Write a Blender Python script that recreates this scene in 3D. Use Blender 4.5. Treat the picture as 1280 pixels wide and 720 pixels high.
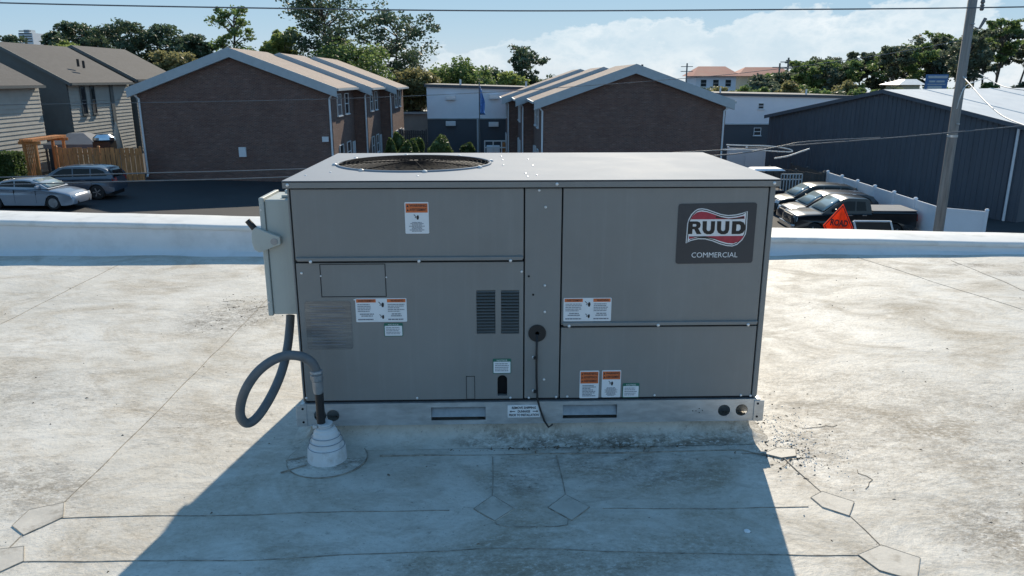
import bpy, math, random
from mathutils import Vector, Matrix
from mathutils.geometry import tessellate_polygon
for o in list(bpy.data.objects): bpy.data.objects.remove(o)
S = bpy.context.scene
COL = S.collection
R = math.radians
rnd = random.Random(7)

# ------------------------------------------------------------------ camera, sky, sun, exposure
CAM = Vector((-0.1695, -2.9353, 1.2907)); FPX = 954.18
PITCH, YAW = R(15.3083), R(1.683)
FW = Vector((math.sin(YAW)*math.cos(PITCH), math.cos(YAW)*math.cos(PITCH), -math.sin(PITCH)))
RT = Vector((math.cos(YAW), -math.sin(YAW), 0)); UP = RT.cross(FW)
cd = bpy.data.cameras.new('camera'); cam = bpy.data.objects.new('camera', cd); COL.objects.link(cam)
cd.sensor_width = 36; cd.lens = FPX/1280*36; cd.clip_start = .05; cd.clip_end = 3000
m = Matrix((RT, UP, -FW)).transposed().to_4x4(); m.translation = CAM; cam.matrix_world = m
S.camera = cam

SKY_GAMMA, SKY_TINT = (.55,.35,.20), (.93,1.48,2.28)   # an evenly bright, slightly hazy sky
SUN_EL, SUN_AZ = R(33.3), R(11.0)        # azimuth from +Y towards +X
world = bpy.data.worlds.new('World'); S.world = world; world.use_nodes = True
nt = world.node_tree; N = nt.nodes; L = nt.links
for n in list(N): N.remove(n)
def wn(t, **k):
    n = N.new(t)
    for a, b in k.items(): setattr(n, a, b)
    return n
def wmath(op, a, b=None, c=None, clamp=False):
    n = wn('ShaderNodeMath', operation=op, use_clamp=clamp)
    for i, x in enumerate((a, b, c)):
        if x is None: continue
        if isinstance(x, (int, float)): n.inputs[i].default_value = x
        else: L.new(x, n.inputs[i])
    return n.outputs[0]
sky = wn('ShaderNodeTexSky', sky_type='NISHITA', sun_disc=False)
sky.sun_elevation = SUN_EL; sky.sun_rotation = SUN_AZ
sky.air_density = .8; sky.dust_density = 0.0; sky.ozone_density = 5.0; sky.altitude = 1200
tc = wn('ShaderNodeTexCoord'); sep = wn('ShaderNodeSeparateXYZ'); L.new(tc.outputs['Generated'], sep.inputs[0])
az = wmath('ARCTAN2', sep.outputs[0], sep.outputs[1]); el = wmath('ARCSINE', sep.outputs[2])
comb = wn('ShaderNodeCombineXYZ'); L.new(az, comb.inputs[0]); L.new(wmath('MULTIPLY', el, 1.7), comb.inputs[1])
def wnoise(scale, detail, rough, off):
    mp = wn('ShaderNodeMapping'); mp.inputs['Location'].default_value = off; L.new(comb.outputs[0], mp.inputs[0])
    n = wn('ShaderNodeTexNoise'); n.inputs['Scale'].default_value = scale; n.inputs['Detail'].default_value = detail
    n.inputs['Roughness'].default_value = rough; L.new(mp.outputs[0], n.inputs['Vector']); return n.outputs['Fac']
# a bank of cumulus along the horizon: its top follows a slow wave round the compass, its edge is billowed
topw = wmath('MULTIPLY_ADD', wmath('SINE', wmath('MULTIPLY', az, 3.0)), .052, .033)
bil = wmath('MULTIPLY', wmath('SUBTRACT', wnoise(9.0, 9, .60, (3.1, 1.2, 0)), .5), .16)
edge = wmath('SUBTRACT', wmath('ADD', topw, bil), el)
cl_mask = wmath('MULTIPLY', wmath('MULTIPLY', edge, 130, clamp=True), wmath('MULTIPLY_ADD', wnoise(3.2, 3, .5, (7, 2, 0)), 2.6, -.35, clamp=True))
rn = wmath('ABSOLUTE', wmath('SUBTRACT', wnoise(15, 8, .62, (1, 5.5, 0)), .5))
lump = wmath('MULTIPLY', wmath('SUBTRACT', 1.0, wmath('MULTIPLY', rn, 7.5), clamp=True), wmath('MULTIPLY_ADD', wnoise(6, 3, .5, (4, 9, 0)), 3.2, -1.0, clamp=True))
rim = wmath('SUBTRACT', 1.0, wmath('MULTIPLY', edge, 75, clamp=True))
bright = wmath('MAXIMUM', wmath('MULTIPLY', rim, .95), wmath('MULTIPLY', lump, .85))
cmix = wn('ShaderNodeMix', data_type='RGBA'); L.new(bright, cmix.inputs['Factor'])
cmix.inputs['A'].default_value = (3.05, 3.65, 4.05, 1); cmix.inputs['B'].default_value = (4.9, 5.0, 4.95, 1)
smix = wn('ShaderNodeMix', data_type='RGBA'); L.new(wmath('MULTIPLY', cl_mask, .74), smix.inputs['Factor'])
L.new(sky.outputs[0], smix.inputs['A']); L.new(cmix.outputs['Result'], smix.inputs['B'])
bg = wn('ShaderNodeBackground'); bg.inputs['Strength'].default_value = .090
wb = wn('ShaderNodeMix', data_type='RGBA', blend_type='MULTIPLY'); wb.inputs['Factor'].default_value = 1; wb.inputs['B'].default_value = SKY_TINT+(1,)
gs = wn('ShaderNodeSeparateColor'); L.new(sky.outputs[0], gs.inputs[0]); gm = wn('ShaderNodeCombineColor')
for i in range(3): L.new(wmath('POWER', gs.outputs[i], SKY_GAMMA[i]), gm.inputs[i])
L.new(gm.outputs[0], wb.inputs['A']); L.new(wb.outputs['Result'], smix.inputs['A'])
L.new(smix.outputs['Result'], bg.inputs['Color'])
wo = wn('ShaderNodeOutputWorld'); L.new(bg.outputs[0], wo.inputs[0])

sl = bpy.data.lights.new('sun', 'SUN'); sun = bpy.data.objects.new('sun', sl); COL.objects.link(sun)
sl.energy = 2.35; sl.angle = R(.53); sl.color = (1, .885, .71)
sdir = Vector((math.sin(SUN_AZ)*math.cos(SUN_EL), math.cos(SUN_AZ)*math.cos(SUN_EL), math.sin(SUN_EL)))
sun.rotation_euler = sdir.to_track_quat('Z', 'Y').to_euler(); sun.location = (4, 20, 20)
S.view_settings.view_transform = 'Standard'; S.view_settings.look = 'None'
S.view_settings.exposure = 1.28; S.view_settings.gamma = 1
S.render.resolution_x = 1024; S.render.resolution_y = 576
S.render.engine = 'CYCLES'

# ------------------------------------------------------------------ geometry helpers
def ray(u, v): return FW + RT*((u-640)/FPX) - UP*((v-360)/FPX)
def at(u, v, D):                     # the point that lies D metres ahead (along Y) of the camera
    d = ray(u, v); return CAM + d*(D/d.y)
def onz(u, v, z):
    d = ray(u, v); return CAM + d*((z-CAM.z)/d.z)
def F(u, v):                         # point of the unit's front plane (Y = 0) as (X, Z)
    d = ray(u, v); p = CAM + d*((0-CAM.y)/d.y); return (p.x, p.z)
def gz(x, y=0): return 1.29 - 6.75 - .028*x      # the lot falls gently to the right
ROOF = -.175

class MB:
    def __init__(s): s.v = []; s.f = []
    def add(s, vs, fs):
        k = len(s.v); s.v += [tuple(p) for p in vs]; s.f += [tuple(i+k for i in f) for f in fs]; return s
    def box(s, x0, x1, y0, y1, z0, z1):
        return s.add([(x0,y0,z0),(x1,y0,z0),(x1,y1,z0),(x0,y1,z0),(x0,y0,z1),(x1,y0,z1),(x1,y1,z1),(x0,y1,z1)],
                     [(0,3,2,1),(4,5,6,7),(0,1,5,4),(1,2,6,5),(2,3,7,6),(3,0,4,7)])
    def hexa(s, a, b):               # two quads, bottom then top, as a solid
        return s.add(list(a)+list(b), [(3,2,1,0),(4,5,6,7),(0,1,5,4),(1,2,6,5),(2,3,7,6),(3,0,4,7)])
    def tube(s, pts, rad, n=8, caps=True):
        pts = [Vector(p) for p in pts]; k = len(s.v); m = len(pts)
        rs = rad if isinstance(rad, (list, tuple)) else [rad]*m
        up = None
        for i, p in enumerate(pts):
            t = (pts[min(i+1, m-1)]-pts[max(i-1, 0)]).normalized()
            if up is None: up = Vector((0,0,1)) if abs(t.z) < .9 else Vector((1,0,0))
            a = t.cross(up).normalized(); b = a.cross(t).normalized(); up = b
            for j in range(n):
                w = 2*math.pi*j/n; s.v.append(tuple(p + (a*math.cos(w)+b*math.sin(w))*rs[i]))
        for i in range(m-1):
            for j in range(n):
                a0 = k+i*n+j; a1 = k+i*n+(j+1) % n; s.f.append((a0, a1, a1+n, a0+n))
        if caps:
            s.f.append(tuple(k+j for j in range(n))[::-1]); s.f.append(tuple(k+(m-1)*n+j for j in range(n)))
        return s
    def lathe(s, c, prof, n=24, axis='z'):   # prof: (r, h)
        k = len(s.v); c = Vector(c)
        for r, h in prof:
            for j in range(n):
                w = 2*math.pi*j/n; a, b = r*math.cos(w), r*math.sin(w)
                p = (a, b, h) if axis == 'z' else ((a, h, b) if axis == 'y' else (h, a, b))
                s.v.append(tuple(c+Vector(p)))
        for i in range(len(prof)-1):
            for j in range(n):
                a0 = k+i*n+j; a1 = k+i*n+(j+1) % n
                s.f.append((a0, a1, a1+n, a0+n) if axis != 'y' else (a0, a0+n, a1+n, a1))
        s.f.append(tuple(k+j for j in range(n))[::-1]); s.f.append(tuple(k+(len(prof)-1)*n+j for j in range(n)))
        return s
    def plate(s, outer, holes, fmap, d0, d1):   # 2D polygon with holes, mapped by fmap(x, y, depth), between two depths
        loops = [outer]+list(holes)
        flat = [p for l in loops for p in l]; n = len(flat)
        tri = tessellate_polygon([[Vector((p[0], p[1], 0)) for p in l] for l in loops])
        k = len(s.v)
        s.v += [tuple(fmap(p[0], p[1], d0)) for p in flat]+[tuple(fmap(p[0], p[1], d1)) for p in flat]
        for t in tri: s.f.append(tuple(k+i for i in t)); s.f.append(tuple(k+n+i for i in reversed(t)))
        o = 0
        for l in loops:
            q = len(l)
            for i in range(q):
                a, b = k+o+i, k+o+(i+1) % q; s.f.append((a, b, b+n, a+n))
            o += q
        return s
    def build(s, name, mat, parent=None, smooth=False, recalc=True):
        me = bpy.data.meshes.new(name); me.from_pydata(s.v, [], s.f); me.update()
        if recalc and len(s.f) < 60000:
            import bmesh
            b = bmesh.new(); b.from_mesh(me); bmesh.ops.recalc_face_normals(b, faces=b.faces); b.to_mesh(me); b.free()
        if smooth:
            for p in me.polygons: p.use_smooth = True
        o = bpy.data.objects.new(name, me); COL.objects.link(o)
        if mat: me.materials.append(mat)
        if parent: o.parent = parent
        return o
def bevel(o, w, seg=2, ang=40):
    b = o.modifiers.new('bevel', 'BEVEL'); b.width = w; b.segments = seg; b.limit_method = 'ANGLE'; b.angle_limit = R(ang); return o
def autosmooth(o, ang=35):
    me = o.data
    for p in me.polygons: p.use_smooth = True
    try: me.set_sharp_from_angle(angle=R(ang))
    except Exception: pass
    return o
def tag(o, label=None, cat=None, group=None, kind=None):
    if label: o['label'] = label
    if cat: o['category'] = cat
    if group: o['group'] = group
    if kind: o['kind'] = kind
    return o
def empty(name, label, cat, loc=(0,0,0), rz=0, group=None):
    o = bpy.data.objects.new(name, None); COL.objects.link(o); o.location = loc; o.rotation_euler = (0,0,rz)
    o.empty_display_size = .1
    return tag(o, label, cat, group)
def copy_tree(o, parent=None):
    c = o.copy(); COL.objects.link(c); c.parent = parent
    for ch in list(o.children): copy_tree(ch, c)
    return c
def front(x, z, y): return (x, y, z)
def circ(cx, cy, r, n=24, ry=None): return [(cx+r*math.cos(2*math.pi*i/n), cy+(ry or r)*math.sin(2*math.pi*i/n)) for i in range(n)]
def rrect(x0, y0, x1, y1, r, n=5):
    out = []
    for cx, cy, a in ((x1-r,y1-r,0),(x0+r,y1-r,90),(x0+r,y0+r,180),(x1-r,y0+r,270)):
        for i in range(n+1):
            w = R(a+90*i/n); out.append((cx+r*math.cos(w), cy+r*math.sin(w)))
    return out
def rect(x0, y0, x1, y1): return [(x0,y0),(x1,y0),(x1,y1),(x0,y1)]
_tcache = {}
def text_mesh(txt, off=0.0, space=1.0):
    key = (txt, off, space)
    if key in _tcache: return _tcache[key]
    cu = bpy.data.curves.new('t', 'FONT'); cu.body = txt; cu.offset = off; cu.space_character = space; cu.resolution_u = 3
    ob = bpy.data.objects.new('t', cu); COL.objects.link(ob)
    dg = bpy.context.evaluated_depsgraph_get(); me = ob.evaluated_get(dg).to_mesh()
    vs = [v.co.copy() for v in me.vertices]; fs = [tuple(p.vertices) for p in me.polygons]
    ob.evaluated_get(dg).to_mesh_clear(); bpy.data.objects.remove(ob); bpy.data.curves.remove(cu)
    x0 = min(v.x for v in vs); x1 = max(v.x for v in vs); y0 = min(v.y for v in vs); y1 = max(v.y for v in vs)
    r = ([((v.x-x0)/(x1-x0), (v.y-y0)/(y1-y0)) for v in vs], fs); _tcache[key] = r; return r
def add_text(mb, txt, x0, z0, x1, z1, fmap, off=0.0, space=1.0):
    vs, fs = text_mesh(txt, off, space)
    mb.add([fmap(x0+(x1-x0)*a, z0+(z1-z0)*b) for a, b in vs], fs)

# ------------------------------------------------------------------ materials
def base_mat(name):
    ma = bpy.data.materials.new(name); ma.use_nodes = True
    t = ma.node_tree; b = t.nodes['Principled BSDF']; return ma, t, b
class G:                              # small node-graph helper
    def __init__(s, t): s.t = t
    def n(s, ty, ins=None, **k):
        x = s.t.nodes.new(ty)
        for a, b in k.items(): setattr(x, a, b)
        for a, b in (ins or {}).items():
            if hasattr(b, 'is_output'): s.t.links.new(b, x.inputs[a])
            else: x.inputs[a].default_value = b
        return x
    def math(s, op, a, b=0.0, c=0.0, clamp=False):
        return s.n('ShaderNodeMath', {0: a, 1: b, 2: c}, operation=op, use_clamp=clamp).outputs[0]
    def noise(s, vec, scale, detail=4, rough=.55, dist=0.0):
        return s.n('ShaderNodeTexNoise', {'Vector': vec, 'Scale': scale, 'Detail': detail, 'Roughness': rough, 'Distortion': dist}).outputs['Fac']
    def mapped(s, vec, scale=(1,1,1), loc=(0,0,0), rot=(0,0,0)):
        return s.n('ShaderNodeMapping', {'Vector': vec, 'Scale': scale, 'Location': loc, 'Rotation': rot}).outputs[0]
    def mix(s, f, a, b, mode='MIX'):
        x = s.n('ShaderNodeMix', {'Factor': f}, data_type='RGBA', blend_type=mode)
        for k, c in (('A', a), ('B', b)):
            if hasattr(c, 'is_output'): s.t.links.new(c, x.inputs[k])
            else: x.inputs[k].default_value = tuple(c)+((1,) if len(c) == 3 else ())
        return x.outputs['Result']
    def ramp(s, x, lo, hi): return s.math('MULTIPLY', s.math('SUBTRACT', x, lo), 1/(hi-lo), clamp=True)
    def link(s, a, b): s.t.links.new(a, b)
    def bump(s, h, strength, dist, b):
        x = s.n('ShaderNodeBump', {'Height': h, 'Strength': strength, 'Distance': dist}); s.link(x.outputs[0], b.inputs['Normal'])
def mat(name, c, r=.5, m=0.0, var=.12, scale=6.0, bump=0.0, bscale=60, coat=0.0, spec=None, stretch=(1,1,1), dirt=None, rvar=.1):
    ma, t, b = base_mat(name); g = G(t)
    co = g.n('ShaderNodeTexCoord').outputs['Object']; co = g.mapped(co, stretch)
    n = g.noise(co, scale, 5, .6)
    lo = tuple(max(0, x*(1-var)) for x in c); hi = tuple(min(1, x*(1+var)) for x in c)
    col = g.mix(g.ramp(n, .3, .7), lo, hi)
    if dirt:
        dn = g.ramp(g.noise(co, dirt[1], 7, .65), .52, .75); col = g.mix(g.math('MULTIPLY', dn, dirt[2]), col, dirt[0])
    g.link(col, b.inputs['Base Color'])
    g.link(g.math('MULTIPLY_ADD', n, rvar*2, r-rvar, clamp=True), b.inputs['Roughness']); b.inputs['Metallic'].default_value = m
    if coat: b.inputs['Coat Weight'].default_value = coat; b.inputs['Coat Roughness'].default_value = .06
    if spec is not None: b.inputs['Specular IOR Level'].default_value = spec
    if bump: g.bump(g.noise(co, bscale, 4, .6), bump, .01, b)
    return ma
M = {}
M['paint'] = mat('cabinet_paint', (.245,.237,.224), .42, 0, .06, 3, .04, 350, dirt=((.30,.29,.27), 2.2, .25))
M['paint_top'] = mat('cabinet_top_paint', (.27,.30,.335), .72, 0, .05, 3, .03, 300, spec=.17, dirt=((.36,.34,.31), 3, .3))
M['gap'] = mat('dark_gap', (.012,.012,.014), .8)  # near-black for joints, also painting the shade inside openings and holes
M['blade'] = mat('fan_blade_grey', (.10,.11,.125), .3, .3, .1, 6)
M['guard'] = mat('guard_black', (.010,.011,.014), .85, spec=.08)
M['galv'] = mat('galvanised_steel', (.56,.58,.59), .42, .75, .14, 14, .03, 90, stretch=(1,1,3), dirt=((.30,.29,.27), 6, .5))
M['screw'] = mat('screw_zinc', (.75,.75,.75), .35, .6)
M['plastic_black'] = mat('black_plastic', (.015,.015,.016), .45)
M['disc'] = mat('switch_box_paint', (.48,.50,.46), .42, 0, .05, 5, .05, 200, dirt=((.30,.30,.28), 7, .3))
M['conduit'] = mat('conduit_grey', (.13,.135,.14), .5, 0, .15, 30)
M['fitting'] = mat('fitting_grey', (.33,.34,.35), .4, .5, .15, 40)
M['boot'] = mat('white_boot', (.70,.70,.70), .6, 0, .08, 8, .1, 30, dirt=((.34,.29,.23), 14, .75))
M['white'] = mat('label_white', (.82,.83,.84), .35, 0, .03, 20)
M['orange'] = mat('label_orange', (.72,.17,.05), .4, 0, .05, 20)
M['green_lab'] = mat('label_green', (.03,.16,.11), .4)
M['ink'] = mat('label_ink', (.02,.02,.025), .5)
M['ink_grey'] = mat('label_grey_ink', (.22,.23,.26), .5)
M['logo_plate'] = mat('logo_plate', (.045,.048,.055), .4, 0, .08, 5)
M['logo_red'] = mat('logo_red', (.42,.035,.06), .35, 0, .15, 60)
M['logo_white'] = mat('logo_white', (.80,.80,.80), .35, 0, .03)
M['logo_black'] = mat('logo_black', (.012,.012,.014), .35)
M['dirtline'] = mat('seam_dirt', (.29,.262,.22), .8, 0, .5, 30)
M['patchwhite'] = mat('membrane_patch', (.53,.495,.435), .6, 0, .14, 9, .15, 40, spec=.3, dirt=((.22,.185,.14), 16, .9))
M['debris'] = mat('debris_dark', (.15,.115,.08), .8, 0, .6, 20)
M['grit'] = mat('debris_pale', (.66,.64,.60), .7, 0, .5, 40)
M['coping'] = mat('coping_membrane', (.74,.72,.68), .42, 0, .05, 4, .05, 30, dirt=((.36,.33,.27), 5, .45))
M['parapet'] = mat('parapet_membrane', (.74,.735,.73), .5, 0, .06, 3, .08, 12, dirt=((.5,.49,.47), 4, .45))

def waviness(ma, amp=.35):
    t = ma.node_tree; b = t.nodes['Principled BSDF']; g = G(t); co = g.n('ShaderNodeTexCoord').outputs['Object']
    h = g.noise(g.mapped(co, (1.6,1,1.1)), 2.4, 2, .5); bp = g.n('ShaderNodeBump', {'Height': h, 'Strength': amp, 'Distance': .02})
    old = b.inputs['Normal'].links[0].from_node if b.inputs['Normal'].is_linked else None
    if old: g.link(old.outputs[0], bp.inputs['Normal'])
    g.link(bp.outputs[0], b.inputs['Normal'])
    # dust and faint run-off streaks on the paint
    col = b.inputs['Base Color'].links[0].from_socket
    sk = g.ramp(g.noise(g.mapped(co, (22,22,.9)), 1.6, 6, .65), .52, .74); du = g.ramp(g.noise(co, 5, 8, .7), .5, .75)
    col2 = g.mix(g.math('MULTIPLY', sk, .16), col, (.36,.35,.33)); col2 = g.mix(g.math('MULTIPLY', du, .14), col2, (.20,.19,.175))
    g.link(col2, b.inputs['Base Color'])
waviness(M['paint']); waviness(M['disc'], .2)
def nameplate_mat():
    ma, t, b = base_mat('foil_nameplate'); g = G(t); co = g.n('ShaderNodeTexCoord').outputs['Object']
    n = g.noise(g.mapped(co, (6,1,160)), 1.2, 3, .6)
    g.link(g.mix(g.ramp(n,.42,.6), (.17,.17,.17), (.26,.26,.25)), b.inputs['Base Color'])
    b.inputs['Metallic'].default_value = .35; b.inputs['Roughness'].default_value = .25; return ma
M['foil'] = nameplate_mat()

def membrane():
    ma, t, b = base_mat('roof_membrane'); g = G(t); co = g.n('ShaderNodeTexCoord').outputs['Object']
    sp = g.n('ShaderNodeSeparateXYZ', {0: co}); X, Y = sp.outputs[0], sp.outputs[1]
    col = g.mix(g.ramp(g.noise(co, 1.1, 7, .62), .32, .68), (.53,.50,.44), (.67,.64,.58))
    mo = g.ramp(g.noise(g.mapped(co, (1,1.3,1), (2,3,0), (0,0,.5)), 7.5, 8, .7, .5), .46, .70)
    col = g.mix(g.math('MULTIPLY', mo, .34), col, (.31,.27,.21))
    br = g.ramp(g.noise(g.mapped(co, (1,1.35,1), (3,1,0), (0,0,.35)), 1.6, 9, .70, .7), .47, .68)
    col = g.mix(g.math('MULTIPLY', br, .72), col, (.31,.255,.18))
    st = g.ramp(g.noise(g.mapped(co, (1.1,3.0,1), (1,7,0), (0,0,-.25)), 2.6, 9, .70, 1.1), .57, .70)
    col = g.mix(g.math('MULTIPLY', st, .5), col, (.25,.22,.18))
    lt = g.ramp(g.noise(g.mapped(co, (1,1.6,1), (8,1,0)), 4.0, 8, .68, .6), .58, .72)
    col = g.mix(g.math('MULTIPLY', lt, .55), col, (.72,.69,.63))
    def blob(cx, cy, rx, ry, soft=1.0):
        dx = g.math('MULTIPLY', g.math('SUBTRACT', X, cx), 1/rx); dy = g.math('MULTIPLY', g.math('SUBTRACT', Y, cy), 1/ry)
        d = g.math('ADD', g.math('MULTIPLY', dx, dx), g.math('MULTIPLY', dy, dy))
        return g.math('SUBTRACT', 1.0, g.math('MULTIPLY', d, soft), clamp=True)
    # places where silt has dried: in front of the curb, beside its right corner, along the left seam
    sites = [(.35,-.055,.70,.065,1.0), (-.14,-.035,.22,.055,1.0), (.05,-.03,.25,.05,1.0), (.6,-.05,.4,.05,1.0), (.3,-.2,.5,.12,.5), (1.15,-.02,.42,.55,.75), (1.65,.1,1.1,.8,.5), (1.62,-.72,.4,.3,.85), (1.95,-.35,.8,.6,.45), (1.5,.45,.7,.5,.5), (2.9,.2,.9,.5,.35), (-2.6,.5,.8,.5,.35), (-1.4,.2,.5,.3,.3), (-1.85,1.75,.35,.45,.85),
             (-2.0,-.35,.45,.28,.7), (-.05,-.35,.2,.12,.55), (.42,-.32,.3,.1,.5), (-.9,.9,.2,1.2,.5), (2.1,-.2,.7,.6,.45), (.1,-.95,1.2,.3,.3), (4.05,2.72,.55,.12,1.0), (3.75,3.0,.3,.10,1.0)]
    tot = None
    for cx, cy, rx, ry, a in sites:
        x = g.math('MULTIPLY', blob(cx, cy, rx, ry), a); tot = x if tot is None else g.math('MAXIMUM', tot, x)
    fine = g.ramp(g.noise(g.mapped(co, (1,1.6,1)), 8, 10, .78, .6), .42, .60)
    col = g.mix(g.math('MULTIPLY', g.math('MULTIPLY', tot, fine), .90), col, (.10,.08,.058))
    sk = g.ramp(g.noise(g.mapped(co, (1,1.5,1), (5,2,0)), 30, 8, .74, .3), .585, .66)
    skm = g.math('ADD', g.ramp(g.noise(co, 1.9, 3), .38, .66), tot, clamp=True)
    col = g.mix(g.math('MULTIPLY', g.math('MULTIPLY', sk, skm), .75), col, (.10,.085,.07))
    hf = g.noise(g.mapped(co, (1,1.4,1), (1,1,0)), 48, 7, .78)
    gate = g.math('ADD', g.math('MULTIPLY_ADD', br, .35, .10), g.math('MULTIPLY', tot, .75), clamp=True)
    col = g.mix(g.math('MULTIPLY', g.ramp(hf, .50, .64), gate), col, (.185,.155,.115)); col = g.mix(g.math('MULTIPLY', g.ramp(hf, .47, .36), gate), col, (.76,.73,.68))
    s2 = g.ramp(g.noise(g.mapped(co, (1,1,1), (9,4,0)), 85, 3, .6), .67, .72)
    col = g.mix(g.math('MULTIPLY', s2, .7), col, (.12,.105,.09))
    g.link(col, b.inputs['Base Color']); b.inputs['Specular IOR Level'].default_value = .3
    g.link(g.math('MULTIPLY_ADD', br, .2, .58), b.inputs['Roughness'])
    h = g.math('ADD', g.math('MULTIPLY', g.noise(g.mapped(co, (1,1.5,1), (0,0,0), (0,0,.4)), 3.2, 6, .62, .4), 1.0), g.math('MULTIPLY', g.noise(co, 45, 5, .65), .20))
    g.bump(h, .30, .05, b); return ma
M['membrane'] = membrane()

def brick_mat(name, c1, c2, mortar):
    ma, t, b = base_mat(name); g = G(t); co = g.n('ShaderNodeTexCoord').outputs['Object']
    sp = g.n('ShaderNodeSeparateXYZ', {0: co}); v = g.n('ShaderNodeCombineXYZ', {0: g.math('ADD', sp.outputs[0], sp.outputs[1]), 1: sp.outputs[2]}).outputs[0]
    bt = g.n('ShaderNodeTexBrick', {'Vector': v, 'Color1': c1+(1,), 'Color2': c2+(1,), 'Mortar': mortar+(1,), 'Scale': 1.0, 'Mortar Size': .010,
             'Brick Width': .215, 'Row Height': .075, 'Bias': -.1})
    n = g.ramp(g.noise(v, .7, 6, .6), .3, .7)
    n2 = g.ramp(g.noise(g.mapped(v, (1,5.5,1)), 1.9, 5, .7), .54, .70)
    col = g.mix(g.math('MULTIPLY', n, .5), bt.outputs['Color'], tuple(x*.6 for x in c1))
    col = g.mix(g.math('MULTIPLY', n2, .55), col, (.34,.25,.22))
    g.link(col, b.inputs['Base Color']); b.inputs['Roughness'].default_value = .85
    g.bump(bt.outputs['Fac'], .5, -.01, b); return ma
M['brick'] = brick_mat('brown_brick', (.20,.097,.072), (.105,.058,.05), (.24,.205,.185))
def shingle_mat(name, c):
    ma, t, b = base_mat(name); g = G(t); co = g.n('ShaderNodeTexCoord').outputs['Object']
    bt = g.n('ShaderNodeTexBrick', {'Vector': g.mapped(co, (1,1,1), rot=(0,0,R(90))), 'Color1': c+(1,), 'Color2': tuple(x*.8 for x in c)+(1,), 'Mortar': tuple(x*.5 for x in c)+(1,), 'Scale': 1.0,
             'Mortar Size': .012, 'Brick Width': .33, 'Row Height': .15})
    n = g.ramp(g.noise(g.mapped(co, (1,.3,1)), .9, 6, .65), .3, .7)
    g.link(g.mix(g.math('MULTIPLY', n, .45), bt.outputs['Color'], tuple(x*.62 for x in c)), b.inputs['Base Color'])
    b.inputs['Roughness'].default_value = .9; g.bump(g.noise(co, 18, 4), .4, .02, b); return ma
M['shingle_brown'] = shingle_mat('shingle_brown', (.40,.315,.265))
M['shingle_grey'] = shingle_mat('shingle_grey', (.105,.10,.098))
M['trim'] = mat('trim_paint', (.46,.50,.52), .5, 0, .06, 3)
M['trim_white'] = mat('trim_white', (.72,.74,.76), .45, 0, .04, 3)
M['glass_dark'] = mat('window_glass', (.03,.04,.05), .06, 0, .2, 1, rvar=.03, spec=.7)
M['siding'] = mat('grey_siding', (.42,.41,.37), .6, 0, .1, 2, .1, 40, dirt=((.40,.39,.35), 1.2, .5))  # sunlit clapboard wall: the same siding kept pale to carry the light
M['siding_dark'] = mat('dark_siding', (.12,.133,.133), .6, 0, .1, 2)  # same siding darkened to paint the shaded gable walls; trim and frames share it
M['wood'] = mat('cedar_boards', (.50,.21,.075), .7, 0, .35, 3, .2, 30, stretch=(3,3,.5), dirt=((.20,.13,.08), 2, .6))
M['wood_dark'] = mat('weathered_boards', (.075,.072,.07), .8, 0, .3, 3, stretch=(3,3,.5))
M['canopy_grey'] = mat('grey_canopy', (.16,.17,.185), .8, 0, .1, 2)
M['umbrella'] = mat('umbrella_cloth', (.42,.40,.35), .8, 0, .1, 3)
M['stucco'] = mat('white_stucco', (.84,.84,.88), .8, 0, .03, .5, .1, 20, dirt=((.7,.7,.74), .6, .4))
M['stucco_dark'] = mat('slate_stucco', (.085,.095,.11), .8, 0, .08, .5)
M['metal_dark'] = mat('dark_metal_siding', (.082,.096,.118), .55, .0, .12, .8, stretch=(4,4,.4))
M['roof_white'] = mat('white_metal_roof', (.80,.78,.74), .45, 0, .04, 1, dirt=((.64,.60,.55), .8, .4))
M['vinyl'] = mat('white_vinyl', (.82,.83,.86), .45, 0, .03, 2)
M['asphalt'] = mat('asphalt', (.024,.026,.030), .85, 0, .25, .35, .3, 25, dirt=((.040,.040,.041), .5, .6))
M['concrete'] = mat('concrete', (.42,.41,.38), .85, 0, .12, 1)
M['pole_wood'] = mat('weathered_pole', (.27,.245,.22), .85, 0, .3, 2.5, .5, 10, stretch=(6,6,.35), dirt=((.11,.09,.075), 3, .6))
M['wire'] = mat('wire_grey', (.16,.165,.17), .5)
M['wire_light'] = mat('wire_pale', (.62,.62,.60), .5)
M['terra'] = mat('red_tile', (.42,.15,.11), .8, 0, .2, .6)
M['cream'] = mat('cream_wall', (.55,.50,.36), .8)
M['sign_blue'] = mat('sign_blue', (.06,.16,.36), .5)

M['rubber'] = mat('tyre_rubber', (.02,.02,.021), .8)
M['rim'] = mat('alloy_rim', (.40,.41,.43), .35, .8)
M['chrome'] = mat('chrome', (.75,.76,.78), .15, 1, .05, rvar=.05)
M['lamp'] = mat('lamp_lens', (.70,.74,.78), .1, 0, .05, rvar=.05)
M['tail'] = mat('tail_lens', (.28,.02,.02), .15, 0, .1, rvar=.05)
M['glass_car'] = mat('car_glass', (.012,.014,.016), .08, 0, .1, 1, rvar=.03, spec=.3)
M['glass_wind'] = mat('windscreen_glass', (.34,.41,.41), .05, 0, .1, 1, rvar=.03, spec=1.0)
def paint(name, c): return mat(name, c, .32, .35, .04, 2, coat=.9, rvar=.04)
M['silver'] = paint('silver_paint', (.30,.33,.38)); M['bluegrey'] = paint('blue_grey_paint', (.065,.088,.125))
M['blackpaint'] = paint('black_paint', (.012,.013,.016)); M['navy'] = paint('dark_navy_paint', (.016,.021,.033)); M['darkgreen'] = paint('dark_teal_paint', (.03,.04,.045))
M['flag'] = mat('blue_flag', (.16,.33,.70), .7, 0, .3, 6)
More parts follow.
